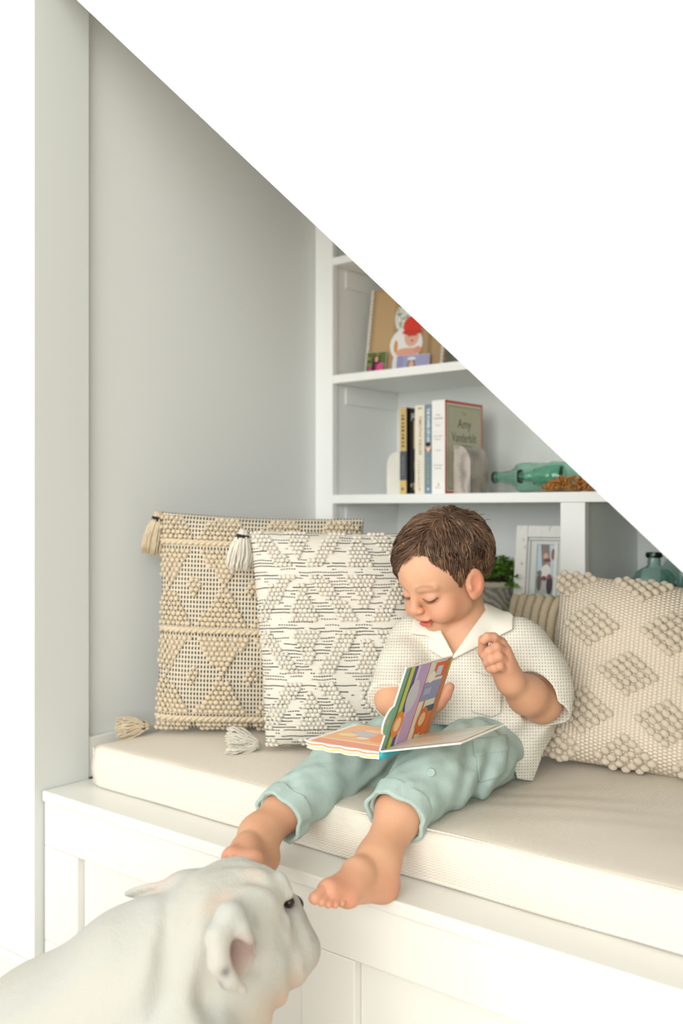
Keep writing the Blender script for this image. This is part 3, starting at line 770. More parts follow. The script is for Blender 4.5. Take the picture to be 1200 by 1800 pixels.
rowk = t.new('ShaderNodeTexWhiteNoise', noise_dimensions='1D'); t.link(row, rowk.inputs['W'])
thr = t.math('MULTIPLY_ADD', rowk.outputs[0], -.18, .55)
dash = t.math('MULTIPLY', t.math('MULTIPLY', t.math('LESS_THAN', t.math('ABSOLUTE', t.math('SUBTRACT', fr, .5)), .17), t.math('GREATER_THAN', seg, thr)), t.math('GREATER_THAN', t.math('ADD', st_, t.math('MULTIPLY', rowk.outputs[0], .9)), -.45))
nz = t.noise(800, 2, uv)
t.link(t.mix(dash, t.mix(nz, lin('#cbc5b8'), lin('#e2ddd1')), lin('#2b3633')), t.b.inputs['Base Color']); t.b.inputs['Roughness'].default_value = .95
wv = t.math('SINE', t.math('MULTIPLY', uy, 2*math.pi/.0038))
t.bump(t.math('ADD', t.math('MULTIPLY', wv, .4), t.math('SUBTRACT', nz, dash)), .6, .0012)
p.cover(t.m, root)
pts = []; hb = .1075; pr = .122; cell = .0090
for j in range(int(p.h/(cell*.95))):
    yy = .006+j*cell*.95; r_ = int((p.h-yy+.02)//hb); v = ((p.h-yy+.02) % hb)/hb       # v: 0 top .. 1 bottom
    if v < .09 or v > .93: continue
    vv = (v-.09)/.84
    for i in range(int(p.w/cell)):
        xx = .004+i*cell+(cell/2 if j % 2 else 0); hit = False
        for k in range(-1, 6):
            xk = .034+k*pr; dr = 1 if (k+r_) % 2 == 0 else -1       # 1: backslash
            if abs(xx-(xk+dr*(vv-.5)*.066)) < .0175: hit = True
            xm = xk+pr/2
            half = .030*((1-vv) if dr == 1 else vv)
            if abs(xx-xm) < half and ((dr == 1 and vv < .78) or (dr == -1 and vv > .2)): hit = True
        if hit and xx < p.w-.003 and yy < p.h-.004: pts.append((xx, yy))
p.knots('yarn_knots', pts, .0055, ywhite, root)
tassel(root, p.pt(.0, p.h-.006)+np.array([-.006, -.010, .008]), (-.12, -.12, -1), .084, .026, ywhite, n=200)
tassel(root, p.pt(.0, .006)+np.array([-.010, -.008, .0]), (-.70, -.52, -.03), .064, .020, ywhite, band=None, n=150, spread=1.2, hang=False)

# --- cream woven pillow with raised diamonds
p = Pillow((.868, .535, .611), math.atan2(.29, .957), math.radians(20), math.radians(-5), math.radians(-3), .50, .365, .15, .03)
root = empty('pillow', tuple(p.o)); tag(root, 'cream chunky woven pillow with raised knotted diamonds at right', 'pillow')
t = NT('cream_chunky_weave'); uv, ux, uy = attr_uv(t)
row = t.math('FLOOR', t.math('MULTIPLY', ux, 1/.0082)); par = t.math('MULTIPLY', t.math('MODULO', row, 2), .5)
fx = t.math('SINE', t.math('MULTIPLY', ux, math.pi/.0082)); fy = t.math('SINE', t.math('MULTIPLY', t.math('ADD', t.math('MULTIPLY', uy, 1/.0062), par), 2*math.pi))
h = t.math('ADD', t.math('ABSOLUTE', fx), t.math('MULTIPLY', fy, .45)); nz = t.noise(700, 2, uv)
t.link(t.mix(t.math('MULTIPLY_ADD', h, .45, .25), lin('#d8c8b0'), lin('#efe4d2')), t.b.inputs['Base Color']); t.b.inputs['Roughness'].default_value = .95
t.bump(t.math('ADD', h, t.math('MULTIPLY', nz, .4)), .9, .002)
p.cover(t.m, root, 90)
bm = bmesh.new(); bmesh.ops.create_icosphere(bm, subdivisions=2, radius=1); kme = bpy.data.meshes.new('yarn_knot'); bm.to_mesh(kme); bm.free(); kme.materials.append(ycream); kme.polygons.foreach_set('use_smooth', [True]*len(kme.polygons))
for cx, cy in ((.030, .022), (.165, .016), (.300, .016), (.085, .090), (.232, .088), (.158, .168), (.300, .168), (.078, .254), (.228, .252), (.022, .352), (.168, .352), (.305, .352)):
    for i in range(5):
        for j in range(5):
            x = cx+(i-j)*.0118+random.uniform(-.001, .001); y = cy+(i+j-4)*.0088+random.uniform(-.001, .001)
            if not (-.004 < x < p.w and -.004 < y < p.h+.003): continue
            xc, yc = np.clip(x, .002, p.w-.002), np.clip(y, .002, p.h-.002)
            P = p.pt(xc, yc); N = p.nrm(xc, yc); d = p.a*.8-p.b*.6; d = d-N*(d@N); d /= np.linalg.norm(d); e = np.cross(N, d)
            s = .0078*random.uniform(.9, 1.1)
            o = bpy.data.objects.new('yarn_knot', kme); COL.objects.link(o)
            P = P+N*s*.4
            o.matrix_world = Matrix(((d[0]*s*1.12, e[0]*s*.86, N[0]*s*.9, P[0]), (d[1]*s*1.12, e[1]*s*.86, N[1]*s*.9, P[1]), (d[2]*s*1.12, e[2]*s*.86, N[2]*s*.9, P[2]), (0, 0, 0, 1)))
            o.parent = root; o.matrix_parent_inverse = Matrix.Translation(root.location).inverted()

# --- roped pillow behind the person
p = Pillow((.66, .765, .607), 0, math.radians(8), 0, 0, .36, .285, .11, .03)
root = empty('pillow', tuple(p.o)); tag(root, 'tan roped pillow mostly hidden behind the seated person', 'pillow')
p.cover(yarn('tan_rope_base', '#b9a88c'), root, 40)
P = []
for k in range(16):
    x = .012+k*.0225; ys = np.linspace(.004, p.h-.004, 40)
    P.append([p.pt(x, y)+p.nrm(x, y)*(.004+.0012*math.sin(y*500+k)) for y in ys])
for q in P: tubes('rope', [q], [.0098], ybeige, root, 8)
for k in range(14): pass

# ------------------------------------------------------------ the seated child
SKIN = np.array(lin('#cd9c7c')); SKIN_L = np.array(lin('#d8ae91')); PINK = np.array(lin('#cb8570'))
cf = np.array([.29, -.957, 0]); cl = np.array([.957, .29, 0])              # chest: forward, own left
def frame_head(yaw_dir, pitch, roll):
    g = np.array([yaw_dir[0], yaw_dir[1], 0.]); g /= np.linalg.norm(g)
    f = g*math.cos(pitch)-np.array([0, 0, 1])*math.sin(pitch); r = np.cross(f, (0, 0, 1)); r /= np.linalg.norm(r); u = np.cross(r, f)
    c, s = math.cos(roll), math.sin(roll); r2 = r*c+u*s; u2 = u*c-r*s
    return np.array([r2, f, u2])                                           # rows: own right, forward, up
HA = frame_head((-.25, -.97), math.radians(27), math.radians(3))
HO = at(780, 1003, 1.865)
def hw(p): return HO+np.asarray(p, float) @ HA
def hl_(V): return (V-HO) @ HA.T
K = 1.035
body = Vol((.57, -.17, .475), (1.03, .60, 1.11), .0019)
def hell(c, r, k=.012, cut=False, A=None): body.ell(hw(np.array(c)*K), np.array(r)*K, k, HA if A is None else A @ HA, cut)
def hcone(a, b, ra, rb, k=.006, cut=False): body.cone(hw(np.array(a)*K), hw(np.array(b)*K), ra*K, rb*K, k, cut)
# skull and face
SC = np.array([0, -.010, .026]); SR = np.array([.0715, .089, .073])
hell(SC, SR, .01)
hell((0, .030, .012), (.058, .052, .055), .02)               # forehead
hell((0, .022, -.040), (.051, .052, .054), .022)              # jaw mass
hell((0, .052, -.078), (.026, .022, .019), .018)              # chin
for s in (-1, 1):
    hell((s*.033, .049, -.041), (.026, .026, .025), .014)     # cheek
    hell((s*.036, .02, -.055), (.019, .027, .022), .018)        # jowl
    hell((s*.029, .086, -.006), (.014, .010, .009), .010, True)   # eye socket
    hell((s*.029, .0655, -.0115), (.0150, .0135, .0115), .004)    # closed lid over the eyeball
    hcone((s*.016, .0755, .010), (s*.043, .064, .009), .006, .005, .010)   # brow
hcone((0, .076, .004), (0, .0900, -.0285), .0065, .0080, .010)   # nose bridge
hell((0, .0910, -.0300), (.0098, .0085, .0085), .006)          # nose tip
for s in (-1, 1):
    hell((s*.0095, .0865, -.0330), (.0062, .0075, .0056), .004)
    hell((s*.0055, .0900, -.0392), (.0024, .0035, .0022), .002, True)
hell((0, .073, -.050), (.020, .014, .012), .010)                # muzzle
hell((0, .0830, -.0530), (.0190, .0050, .0036), .005)           # upper lip
hell((0, .0790, -.0655), (.0150, .0065, .0046), .005)           # lower lip
hell((0, .0900, -.0588), (.0180, .0130, .0026), .003, True)     # parted mouth
for s in (-1, 1):
    hell((s*.0205, .075, -.0545), (.004, .006, .0028), .004, True)
    hell((s*.034, .060, -.046), (.020, .020, .018), .012)
# ears
for s in (-1, 1):
    E_ = np.array([[1, s*.36, 0], [-s*.36, 1, 0.22], [0, -.22, 1]]); E_ = E_/np.linalg.norm(E_, axis=1)[:, None]
    hell((s*.0740, .002, -.016), (.0085, .0180, .0275), .006, False, E_)
    hell((s*.0835, .006, -.012), (.0070, .0112, .0178), .002, True, E_)
    hell((s*.0715, .010, -.036), (.0055, .0085, .0085), .005)
    hell((s*.0745, .0150, -.019), (.0040, .0040, .0055), .003)
# neck and trunk (mostly inside the clothes)
NB = np.array([.772, .432, .845])
body.cone(hw((0, -.024, -.040)), NB, .039, .043, .014)
body.chain([(NB, .046), ((.775, .437, .80), .072), ((.785, .45, .72), .068), ((.795, .46, .66), .058)], .03)
SHL = np.array([.874, .463, .832]); SHR = np.array([.668, .402, .826])
body.cone(SHL, NB, .036, .040, .03); body.cone(SHR, NB, .036, .040, .03)
# own left arm, raised
EL = at(951, 1236, 1.775); WL = at(898, 1200, 1.70)
body.chain([(SHL, .036), (EL, .0320), (at(926, 1222, 1.735), .0310), (WL, .0225)], .022)
kn = [at(879, 1131, 1.690), at(887, 1146, 1.680), at(890, 1162, 1.676), at(890, 1178, 1.678)]
for q, r in zip(kn, (.0115, .0120, .0118, .0105)): body.cone(WL+(q-WL)*.15, q, .0185, r, .010)
body.cone(WL, at(880, 1172, 1.700), .021, .020, .012)
fing = [[at(867, 1121, 1.678), at(856, 1120, 1.674), at(850, 1126, 1.674)], [at(872, 1138, 1.664), at(860, 1145, 1.661), at(851, 1152, 1.668)],
        [at(876, 1154, 1.660), at(863, 1160, 1.658), at(855, 1165, 1.666)], [at(878, 1171, 1.662), at(868, 1175, 1.660), at(860, 1177, 1.667)]]
for q, f, r in zip(kn, fing, (.0088, .0090, .0087, .0078)):
    body.chain([(q, r*1.08), (f[0], r), (f[1], r*.92), (f[2], r*.80)], .0022)
body.chain([(at(887, 1188, 1.712), .015), (at(864, 1168, 1.715), .0130), (at(850, 1146, 1.700), .0100), (at(848, 1124, 1.686), .0078)], .004)
# own right arm, hand behind the upright page
ER = at(693, 1228, 1.80); WR = at(742, 1247, 1.735)
body.chain([(SHR, .037), (ER, .034), (at(715, 1240, 1.77), .032), (WR, .0235)], .012)
PR = at(764, 1240, 1.715)
for q in (at(752, 1222, 1.725), at(757, 1215, 1.715), at(764, 1212, 1.708)): body.cone(WR, q, .018, .0105, .010)
body.chain([(at(755, 1246, 1.705), .0145), (at(770, 1234, 1.698), .0125), (at(782, 1222, 1.695), .0098), (at(790, 1208, 1.692), .0085)], .006)
for k, (x0, y0) in enumerate(((766, 1215), (759, 1212), (752, 1216), (745, 1222))):
    body.chain([(at(x0, y0, 1.712), .0088), (at(x0-10, y0-18, 1.712-.004*k), .0082), (at(x0-20, y0-32, 1.708), .0074), (at(x0-26, y0-40, 1.700), .0064)], .002)
# legs and feet
HLp = np.array([.822, .440, .645]); HRp = np.array([.758, .425, .645])
KL = np.array([.856, .190, .642]); KR = np.array([.668, .215, .636])
AL = at(665, 1510, 1.502); AR = at(455, 1468, 1.60)
for Hp, Kp, cal, An in ((HLp, KL, at(705, 1425, 1.575), AL), (HRp, KR, at(510, 1415, 1.665), AR)):
    body.chain([(Hp, .044), (Kp, .043), (cal, .0375), (An, .0262)], .02)
def foot(ank, heel, inst, ball_in, ball_out, toes, rt):
    body.cone(ank, heel, .0255, .0245, .014); body.cone(ank, inst, .0255, .0190, .030)
    body.cone(heel, ball_in, .0210, .0128, .014); body.cone(heel, ball_out, .0200, .0125, .014)
    body.cone(inst, ball_in, .0185, .0125, .014); body.cone(inst, ball_out, .019, .0118, .014); body.cone(ball_in, ball_out, .0122, .0108, .012)
    for i, (tp, r) in enumerate(zip(toes, rt)):
        s = i/4; b0 = ball_in+(ball_out-ball_in)*s
        body.chain([(b0, r*1.05), ((b0+tp)/2+np.array([0, 0, .0045]), r*.85), (tp, r)], .0006)
foot(AL, at(671, 1556, 1.490), at(628, 1535, 1.452), at(578, 1566, 1.395), at(612, 1576, 1.415),
     [at(553, 1579, 1.370), at(565.5, 1586, 1.370), at(577, 1589.5, 1.375), at(588.5, 1590, 1.382), at(600, 1587, 1.392)], (.0088, .0062, .0060, .0057, .0056))
foot(AR, at(462, 1508, 1.575), at(432, 1492, 1.545), at(446, 1515, 1.49), at(408, 1507, 1.505),
     [at(438, 1529, 1.465), at(424, 1528, 1.464), at(413, 1525, 1.468), at(402, 1521, 1.475), at(392, 1516, 1.484)], (.0090, .0064, .0061, .0058, .0056))
V, Q = body.mesh(); V = relax(V, Q, 1, .25)
# skin colours
L = hl_(V)/K; x, y, z = L.T
col = np.tile(SKIN, (len(V), 1))
def blend(mask, c):
    global col
    col = col*(1-mask[:, None])+np.asarray(c)*mask[:, None]
def G(cx, cy, cz, rx, ry, rz): return np.exp(-(((x-cx)/rx)**2+((y-cy)/ry)**2+((z-cz)/rz)**2))
inhead = (np.linalg.norm(L-np.array([0, .0, -.01]), axis=1) < .14)
blend(.35*inhead*np.clip(z*12+.4, 0, 1), SKIN_L)
for s in (-1, 1):
    blend(.34*G(s*.042, .05, -.036, .026, .04, .022)*inhead, lin('#d27a62'))
    blend(.55*G(s*.08, -.006, -.02, .014, .03, .035)*inhead, lin('#dd7c62'))
    blend(.18*G(s*.029, .075, -.006, .015, .02, .010)*inhead, lin('#c88d83'))
    xe = (x-s*.029)/.0150; lash = -.0165+.0042*xe*xe                           # lash line of the lowered lid
    blend(.92*np.exp(-((z-lash)/.0017)**2)*(np.abs(xe) < 1.0)*(y > .055)*inhead, lin('#3b2620'))
    br = .0100+.0050*(1-((np.abs(x)-.030)/.016)**2)
    blend(.42*np.exp(-((z-br)/.0026)**2)*(np.abs(np.abs(x)-.030) < .0165)*(x*s > 0)*(y > .05)*inhead, lin('#8a5f45'))
blend(.30*G(0, .095, -.031, .012, .012, .010)*inhead, lin('#e08a72'))
zl = z-.16*np.maximum(np.abs(x)-.004, 0)
lipm = np.clip(1.25-((x/.0205)**2+((zl+.0605)/.0085)**2), 0, 1)*(y > .062)*inhead
blend(np.clip(lipm*2.0, 0, .9), lin('#c05a50'))
blend(np.clip(1.2-((x/.0190)**2+((zl+.0592)/.0022)**2), 0, 1)*(y > .060)*inhead, lin('#6e2a26'))
# pinker hands, feet
for c, r, a_ in ((at(868, 1150, 1.68), .045, .45), (at(780, 1222, 1.70), .05, .45), (at(580, 1580, 1.39), .04, .55), (at(680, 1565, 1.49), .035, .5), (at(410, 1520, 1.48), .05, .5)):
    blend(a_*np.exp(-(np.linalg.norm(V-c, axis=1)/r)**2), PINK)
m = .10*sines(V[:, 0], V[:, 1], V[:, 2], 5, 130)
col = np.clip(col*(1+m[:, None]*np.array([.4, 1, 1.1])), 0, 1)
M['skin'] = vcol('child_skin', .5, .08, .3, .04, 900)
person = fast('person', V, Q, M['skin'], None, col)
tag(person, 'barefoot young child in cream shirt and green trousers reading a board book on the cushion', 'person')
def child_of(o): o.parent = person; return o

# finger and toe nails

nails = [(f[2], f[2]-f[1], r) for f, r in zip(fing, (.0060, .0062, .0060, .0052))]

# ---- trousers
tr = Vol((.57, .00, .555), (1.02, .60, .80), .0024)
CL = at(701, 1424, 1.565); CR = at(499, 1428, 1.64)
tr.chain([((.795, .470, .668), .088), ((.815, .465, .650), .068)], .03)
tr.ell((.795, .48, .640), (.092, .09, .062), .03)
tr.chain([((.832, .425, .645), .066), ((.860, .30, .648), .062), (KL+np.array([0, .0, -.004]), .058), (CL, .0475)], .02)
tr.chain([((.752, .420, .648), .072), ((.705, .31, .645), .058), (KR+np.array([0, 0, -.002]), .055), (CR, .0435)], .02)
gx, gy, gz = tr.grid()
def axis_coord(a, b): d = (b-a)/np.linalg.norm(b-a); return (gx-a[0])*d[0]+(gy-a[1])*d[1]+(gz-a[2])*d[2]
sL = axis_coord(KL, CL); sR = axis_coord(KR, CR)
wr = .0034*sines(gx, gy, gz, 11, 95, 5)+.0022*sines(gx, gy, gz, 12, 190, 5)
wr += .0042*np.sin(120*(gy*.75+gx*.5-.7*gz)+3*np.sin(22*gx+9*gz))*np.exp(-((gy-.24)/.07)**2)
wr += .0042*np.sin(95*(gx*.9+gz*.9-.2*gy)+2*np.sin(30*gy))*np.exp(-((gy-.40)/.09)**2)
tr.a += wr.astype(np.float32)
# cut at the ankles, hollow the cuffs
def plane_cut(vol, p, n, rr=.10):
    gx, gy, gz = vol.grid(); d = (gx-p[0])*n[0]+(gy-p[1])*n[1]+(gz-p[2])*n[2]; near = (gx-p[0])**2+(gy-p[1])**2+(gz-p[2])**2 < rr**2
    vol.a = np.where(near, np.maximum(vol.a, d.astype(np.float32)), vol.a)
dL = (AL-KL)/np.linalg.norm(AL-KL); dR = (AR-KR)/np.linalg.norm(AR-KR)
cuffvol = tr.a.copy()
eL = CL+dL*.012; eR = CR+dR*.012
plane_cut(tr, eL, dL); plane_cut(tr, eR, dR)
tr.cone(CL-dL*.022, CL+dL*.06, .038, .044, .004, True); tr.cone(CR-dR*.022, CR+dR*.06, .034, .040, .004, True)
V, Q = tr.mesh(); V = relax(V, Q, 1, .5)
tm = NT('sage_green_linen'); wvn = tm.noise(700, 3, stretch=(1, 1, 2.5))
tm.link(tm.mix(wvn, lin('#a3bab2'), lin('#bfd0c9')), tm.b.inputs['Base Color']); tm.b.inputs['Roughness'].default_value = .9; tm.b.inputs['Specular IOR Level'].default_value = .1
nb = tm.noise(38, 3); tm.bump(tm.math('ADD', tm.math('MULTIPLY', nb, 3.0), wvn), .5, .002); M['linen'] = tm.m
trousers = child_of(fast('trousers', V, Q, M['linen'])); trousers['label'] = 'sage green linen trousers with rolled cuffs'
for e_, d_, hole in ((eL, dL, .039), (eR, dR, .035)):
    cv = Vol(e_-.085, e_+.085, .0021); i0 = np.rint((cv.lo-tr.lo)/tr.h)
    cx_, cy_, cz_ = cv.grid()
    # cuff: the trouser leg again, a little wider, between two planes
    s_ = (cx_-e_[0])*d_[0]+(cy_-e_[1])*d_[1]+(cz_-e_[2])*d_[2]
    rad = np.sqrt(np.maximum((cx_-e_[0])**2+(cy_-e_[1])**2+(cz_-e_[2])**2-s_**2, 0))
    ang = np.arctan2((cz_-e_[2]), (cx_-e_[0]))
    R0 = (.0515 if hole > .037 else .0475)+.0018*np.sin(ang*5+40*s_)+.0012*np.sin(ang*9+1)
    d = np.maximum(np.abs(rad-(R0-.004))-.0036, np.abs(s_+.012+.003*np.sin(ang*3+1))-.0165)
    cv.a = (d+.0008*sines(cx_, cy_, cz_, 31, 160, 4)).astype(np.float32)
    V, Q = cv.mesh(); V = relax(V, Q, 2, .5); c_ = fast('cuff', V, Q, M['linen']); c_.parent = trousers
# button and pocket seam
lathe('button', [(.0005, 0), (.0065, 0), (.0072, .0012), (.0065, .0026), (.0045, .0022), (.0005, .0022)], plain('sage_button', '#9fb8ad', .35), 20, None,
      Matrix.Translation(Vector(at(757, 1358, 1.578))) @ Vector((0, 0, 1)).rotation_difference(Vector((.62, -.70, .35))).to_matrix().to_4x4()).parent = trousers

# ---- shirt
sv = Vol((.57, .17, .575), (1.04, .62, .92), .0022)
sv.chain([((.770, .436, .815), .078), ((.785, .448, .75), .094), ((.800, .465, .68), .105), ((.815, .480, .63), .100)], .04)
sv.cone((.79, .385, .72), (.80, .375, .66), .055, .062, .04)
sv.cone(SHL+np.array([-.012, 0, -.006]), NB+np.array([0, .012, -.004]), .046, .050, .03); sv.cone(SHR+np.array([.012, 0, -.006]), NB+np.array([0, .012, -.004]), .046, .050, .03)
sv.chain([(SHL, .046), ((SHL+EL)/2+np.array([.006, 0, 0]), .053), (at(958, 1224, 1.785), .052)], .025)
sv.chain([(SHR, .046), ((SHR+ER)/2, .046), (ER+(ER-SHR)*.02, .0475)], .025)
sv.cone((.872, .458, .675), (.868, .446, .615), .048, .040, .03)          # hem hanging over the hip
gx, gy, gz = sv.grid()
wr = .0032*sines(gx, gy, gz, 21, 60, 5)+.0018*sines(gx, gy, gz, 22, 130, 5)
wr += .0035*np.sin(70*(gx*.6-gz*.9+gy*.2)+2*np.sin(20*gy+12*gx))*np.exp(-((gz-.69)/.06)**2)
wr += .0022*np.sin(110*(gx*.5+gz*.8))*np.exp(-((gx-.90)/.04)**2)
sv.a += wr.astype(np.float32)
# openings: sleeves, neck, hem
sv.cone(EL+(WL-EL)*.12, WL+(WL-EL)*.5, .0405, .040, .004, True); sv.cone(EL+(EL-SHL)*.25, EL, .040, .038, .004, True)
dS = (ER-SHR)/np.linalg.norm(ER-SHR); plane_cut(sv, ER+dS*.010, dS, .072)
sv.cone(ER+(WR-ER)*.95, WR+(WR-ER)*.5, .030, .030, .003, True)
# chest-plane coordinates for collar, pocket and the V neck
vn = at(800, 1150, 1)-CAM; vn /= np.linalg.norm(vn); e1 = np.array([RT[0], RT[1], 0.]); e1 -= vn*(e1@vn); e1 /= np.linalg.norm(e1); e2 = np.cross(e1, vn); VO = at(800, 1150, 1.74); SCL = 1.74/FPX
def pp(*pts): return [((x-800)*SCL, -(y-1150)*SCL) for x, y in pts]
def vcoords(gx, gy, gz): return ((gx-VO[0])*e1[0]+(gy-VO[1])*e1[1]+(gz-VO[2])*e1[2]).astype(np.float32), ((gx-VO[0])*e2[0]+(gy-VO[1])*e2[1]+(gz-VO[2])*e2[2]).astype(np.float32), ((gx-VO[0])*vn[0]+(gy-VO[1])*vn[1]+(gz-VO[2])*vn[2]).astype(np.float32)
A_, B_, Dp = vcoords(gx, gy, gz)
solid = sv.a.copy()
vneck = np.maximum(poly2(A_, B_, pp((797, 1150), (776, 1110), (765, 1070), (800, 1020), (862, 1030), (857, 1068))), Dp-.115)
sv.a = np.maximum(sv.a, -vneck)
hemline = poly2(A_, B_, pp((560, 1000), (1040, 1000), (1040, 1225), (985, 1290), (955, 1330), (938, 1380), (908, 1374), (898, 1340), (880, 1308), (835, 1280), (770, 1276), (640, 1280), (560, 1250)))
sv.a = np.maximum(sv.a, hemline.astype(np.float32))
V, Q = sv.mesh(); V = relax(V, Q, 1, .5)
a2, b2, d2 = vcoords(V[:, 0], V[:, 1], V[:, 2])
sm = NT('cream_waffle_knit'); uv, ux, uy = attr_uv(sm)
sx_ = sm.math('SINE', sm.math('MULTIPLY', ux, 2*math.pi/.0052)); sy_ = sm.math('SINE', sm.math('MULTIPLY', uy, 2*math.pi/.0056))
hole = sm.math('MULTIPLY', sm.math('GREATER_THAN', sx_, .15), sm.math('GREATER_THAN', sy_, .10)); hs = sm.math('MULTIPLY', sm.math('MAXIMUM', sx_, 0), sm.math('MAXIMUM', sy_, 0))
sm.link(sm.mix(sm.math('MULTIPLY', hs, .55), lin('#dedbce'), lin('#b09f86')), sm.b.inputs['Base Color']); sm.b.inputs['Roughness'].default_value = .92; sm.b.inputs['Specular IOR Level'].default_value = .08
sm.bump(sm.math('SUBTRACT', 1, hs), .8, .0018); M['waffle'] = sm.m
M['smooth_cotton'] = plain('cream_cotton', '#dfdccf', .9, .15, 400, .1)
shirt = child_of(fast('shirt', V, Q, M['waffle'], None, None, np.stack([a2, b2, d2], 1))); shirt['label'] = 'cream open-knit short sleeved shirt'
def patch(name, poly, grow, depth, mat, inner=None, r=0):
    v2 = Vol(sv.lo, sv.lo+sv.h*(sv.n-1), sv.h); P2 = poly2(A_, B_, poly)-r
    d = np.maximum(solid-grow, P2); d = np.maximum(d, -(solid-.0006)); d = np.maximum(d, Dp-depth)
    if inner is not None: d = np.maximum(d, -inner)
    v2.a = d.astype(np.float32); V, Q = v2.mesh()
    if len(V) == 0: return
    V = relax(V, Q, 2, .5); a2, b2, d2 = vcoords(V[:, 0], V[:, 1], V[:, 2]); o = fast(name, V, Q, mat, None, None, np.stack([a2, b2, d2], 1)); o.parent = shirt; return o
patch('collar', pp((797, 1151), (788, 1163), (905, 1105), (908, 1078), (890, 1058), (866, 1046), (852, 1042), (857, 1068)), .0075, .14, M['smooth_cotton'], vneck)
patch('collar', pp((797, 1151), (786, 1163), (750, 1141), (753, 1117), (716, 1111), (722, 1078), (760, 1070), (776, 1110)), .0075, .14, M['smooth_cotton'], vneck)
gx, gy, gz = tr.grid(); A2, B2, D2 = vcoords(gx, gy, gz)
for nm_, pl_, gr_ in (('pocket', pp((832, 1300), (884, 1300), (888, 1348), (838, 1362)), .0034), ('pocket_flap', pp((828, 1292), (888, 1292), (890, 1312), (830, 1316)), .0058)):
    v2 = Vol(tr.lo, tr.lo+tr.h*(tr.n-1), tr.h); v2.a = np.maximum(np.maximum(np.maximum(tr.a-gr_, poly2(A2, B2, pl_)-.002), -(tr.a+.006)), D2-.09).astype(np.float32)
    V, Q = v2.mesh()
    if len(V): c_ = fast(nm_, relax(V, Q, 2, .5), Q, M['linen']); c_.parent = trousers
patch('pocket', pp((832, 1180), (884, 1196), (880, 1255), (862, 1262), (826, 1252)), .0052, .10, M['waffle'])

# ---- hair: a close cap plus combed locks
def front_line(x): return np.interp(x, [-.07, -.055, -.04, -.02, 0, .02, .045, .065], [.02, .046, .070, .074, .060, .040, .018, .006])
def side_line(y): return np.interp(y, [-.12, -.06, -.03, -.014, .000, .014, .024, .034, .048, .06], [-.060, -.060, -.046, .012, .014, .006, -.010, .008, .046, .06])
def hairline(x, y):
    w_ = np.clip((y-.030)/.025, 0, 1); return side_line(y)*(1-w_)+front_line(x)*w_
hv = Vol(HO-.145, HO+.145, .0022)
gx, gy, gz = hv.grid()
hx, hy, hz = (((gx-HO[0])*HA[i][0]+(gy-HO[1])*HA[i][1]+(gz-HO[2])*HA[i][2])/K for i in range(3))
R_ = SR+.0065; k0 = np.sqrt(((hx-SC[0])/R_[0])**2+((hy-SC[1])/R_[1])**2+((hz-SC[2])/R_[2])**2); k1 = np.sqrt(((hx-SC[0])/R_[0]**2)**2+((hy-SC[1])/R_[1]**2)**2+((hz-SC[2])/R_[2]**2)**2)+1e-6
d = k0*(k0-1)/k1
fe = np.sqrt((hx/.0635)**2+((hy-.030)/.0575)**2+((hz-.014)/.0615)**2); d = np.minimum(d, (fe-1)*.058)
hv.a = (np.maximum(d, (hairline(hx, hy)+.004-hz)*.8)*K).astype(np.float32)
V, Q = hv.mesh(); V = relax(V, Q, 2, .5)
hc = np.array([lin('#4d392c'), lin('#594333'), lin('#654c3a'), lin('#775a44'), lin('#8d6f55')])
hm = vcol('brown_hair', .42, 0, .35)
hair = child_of(fast('hair', V, Q, hm, None, np.tile(hc[1], (len(V), 1)))); hair['label'] = 'short tousled brown hair swept to one side'
rh = np.random.default_rng(3)
def on_scalp(p, off):
    """push a head-space point onto the scalp (skull or forehead bulge, whichever is outside) at height off"""
    q = p-SC; a_ = 1/np.sqrt(((q/(SR+off))**2).sum())
    c2 = np.array([0, .030, .014]); r2 = np.array([.057, .051, .055])+off
    s1 = SC+q*a_
    t_ = s1-c2; m_ = np.sqrt(((t_/r2)**2).sum())
    return c2+t_/m_ if m_ < 1 else s1
paths = []; rads = []; cols = []
nc = 0
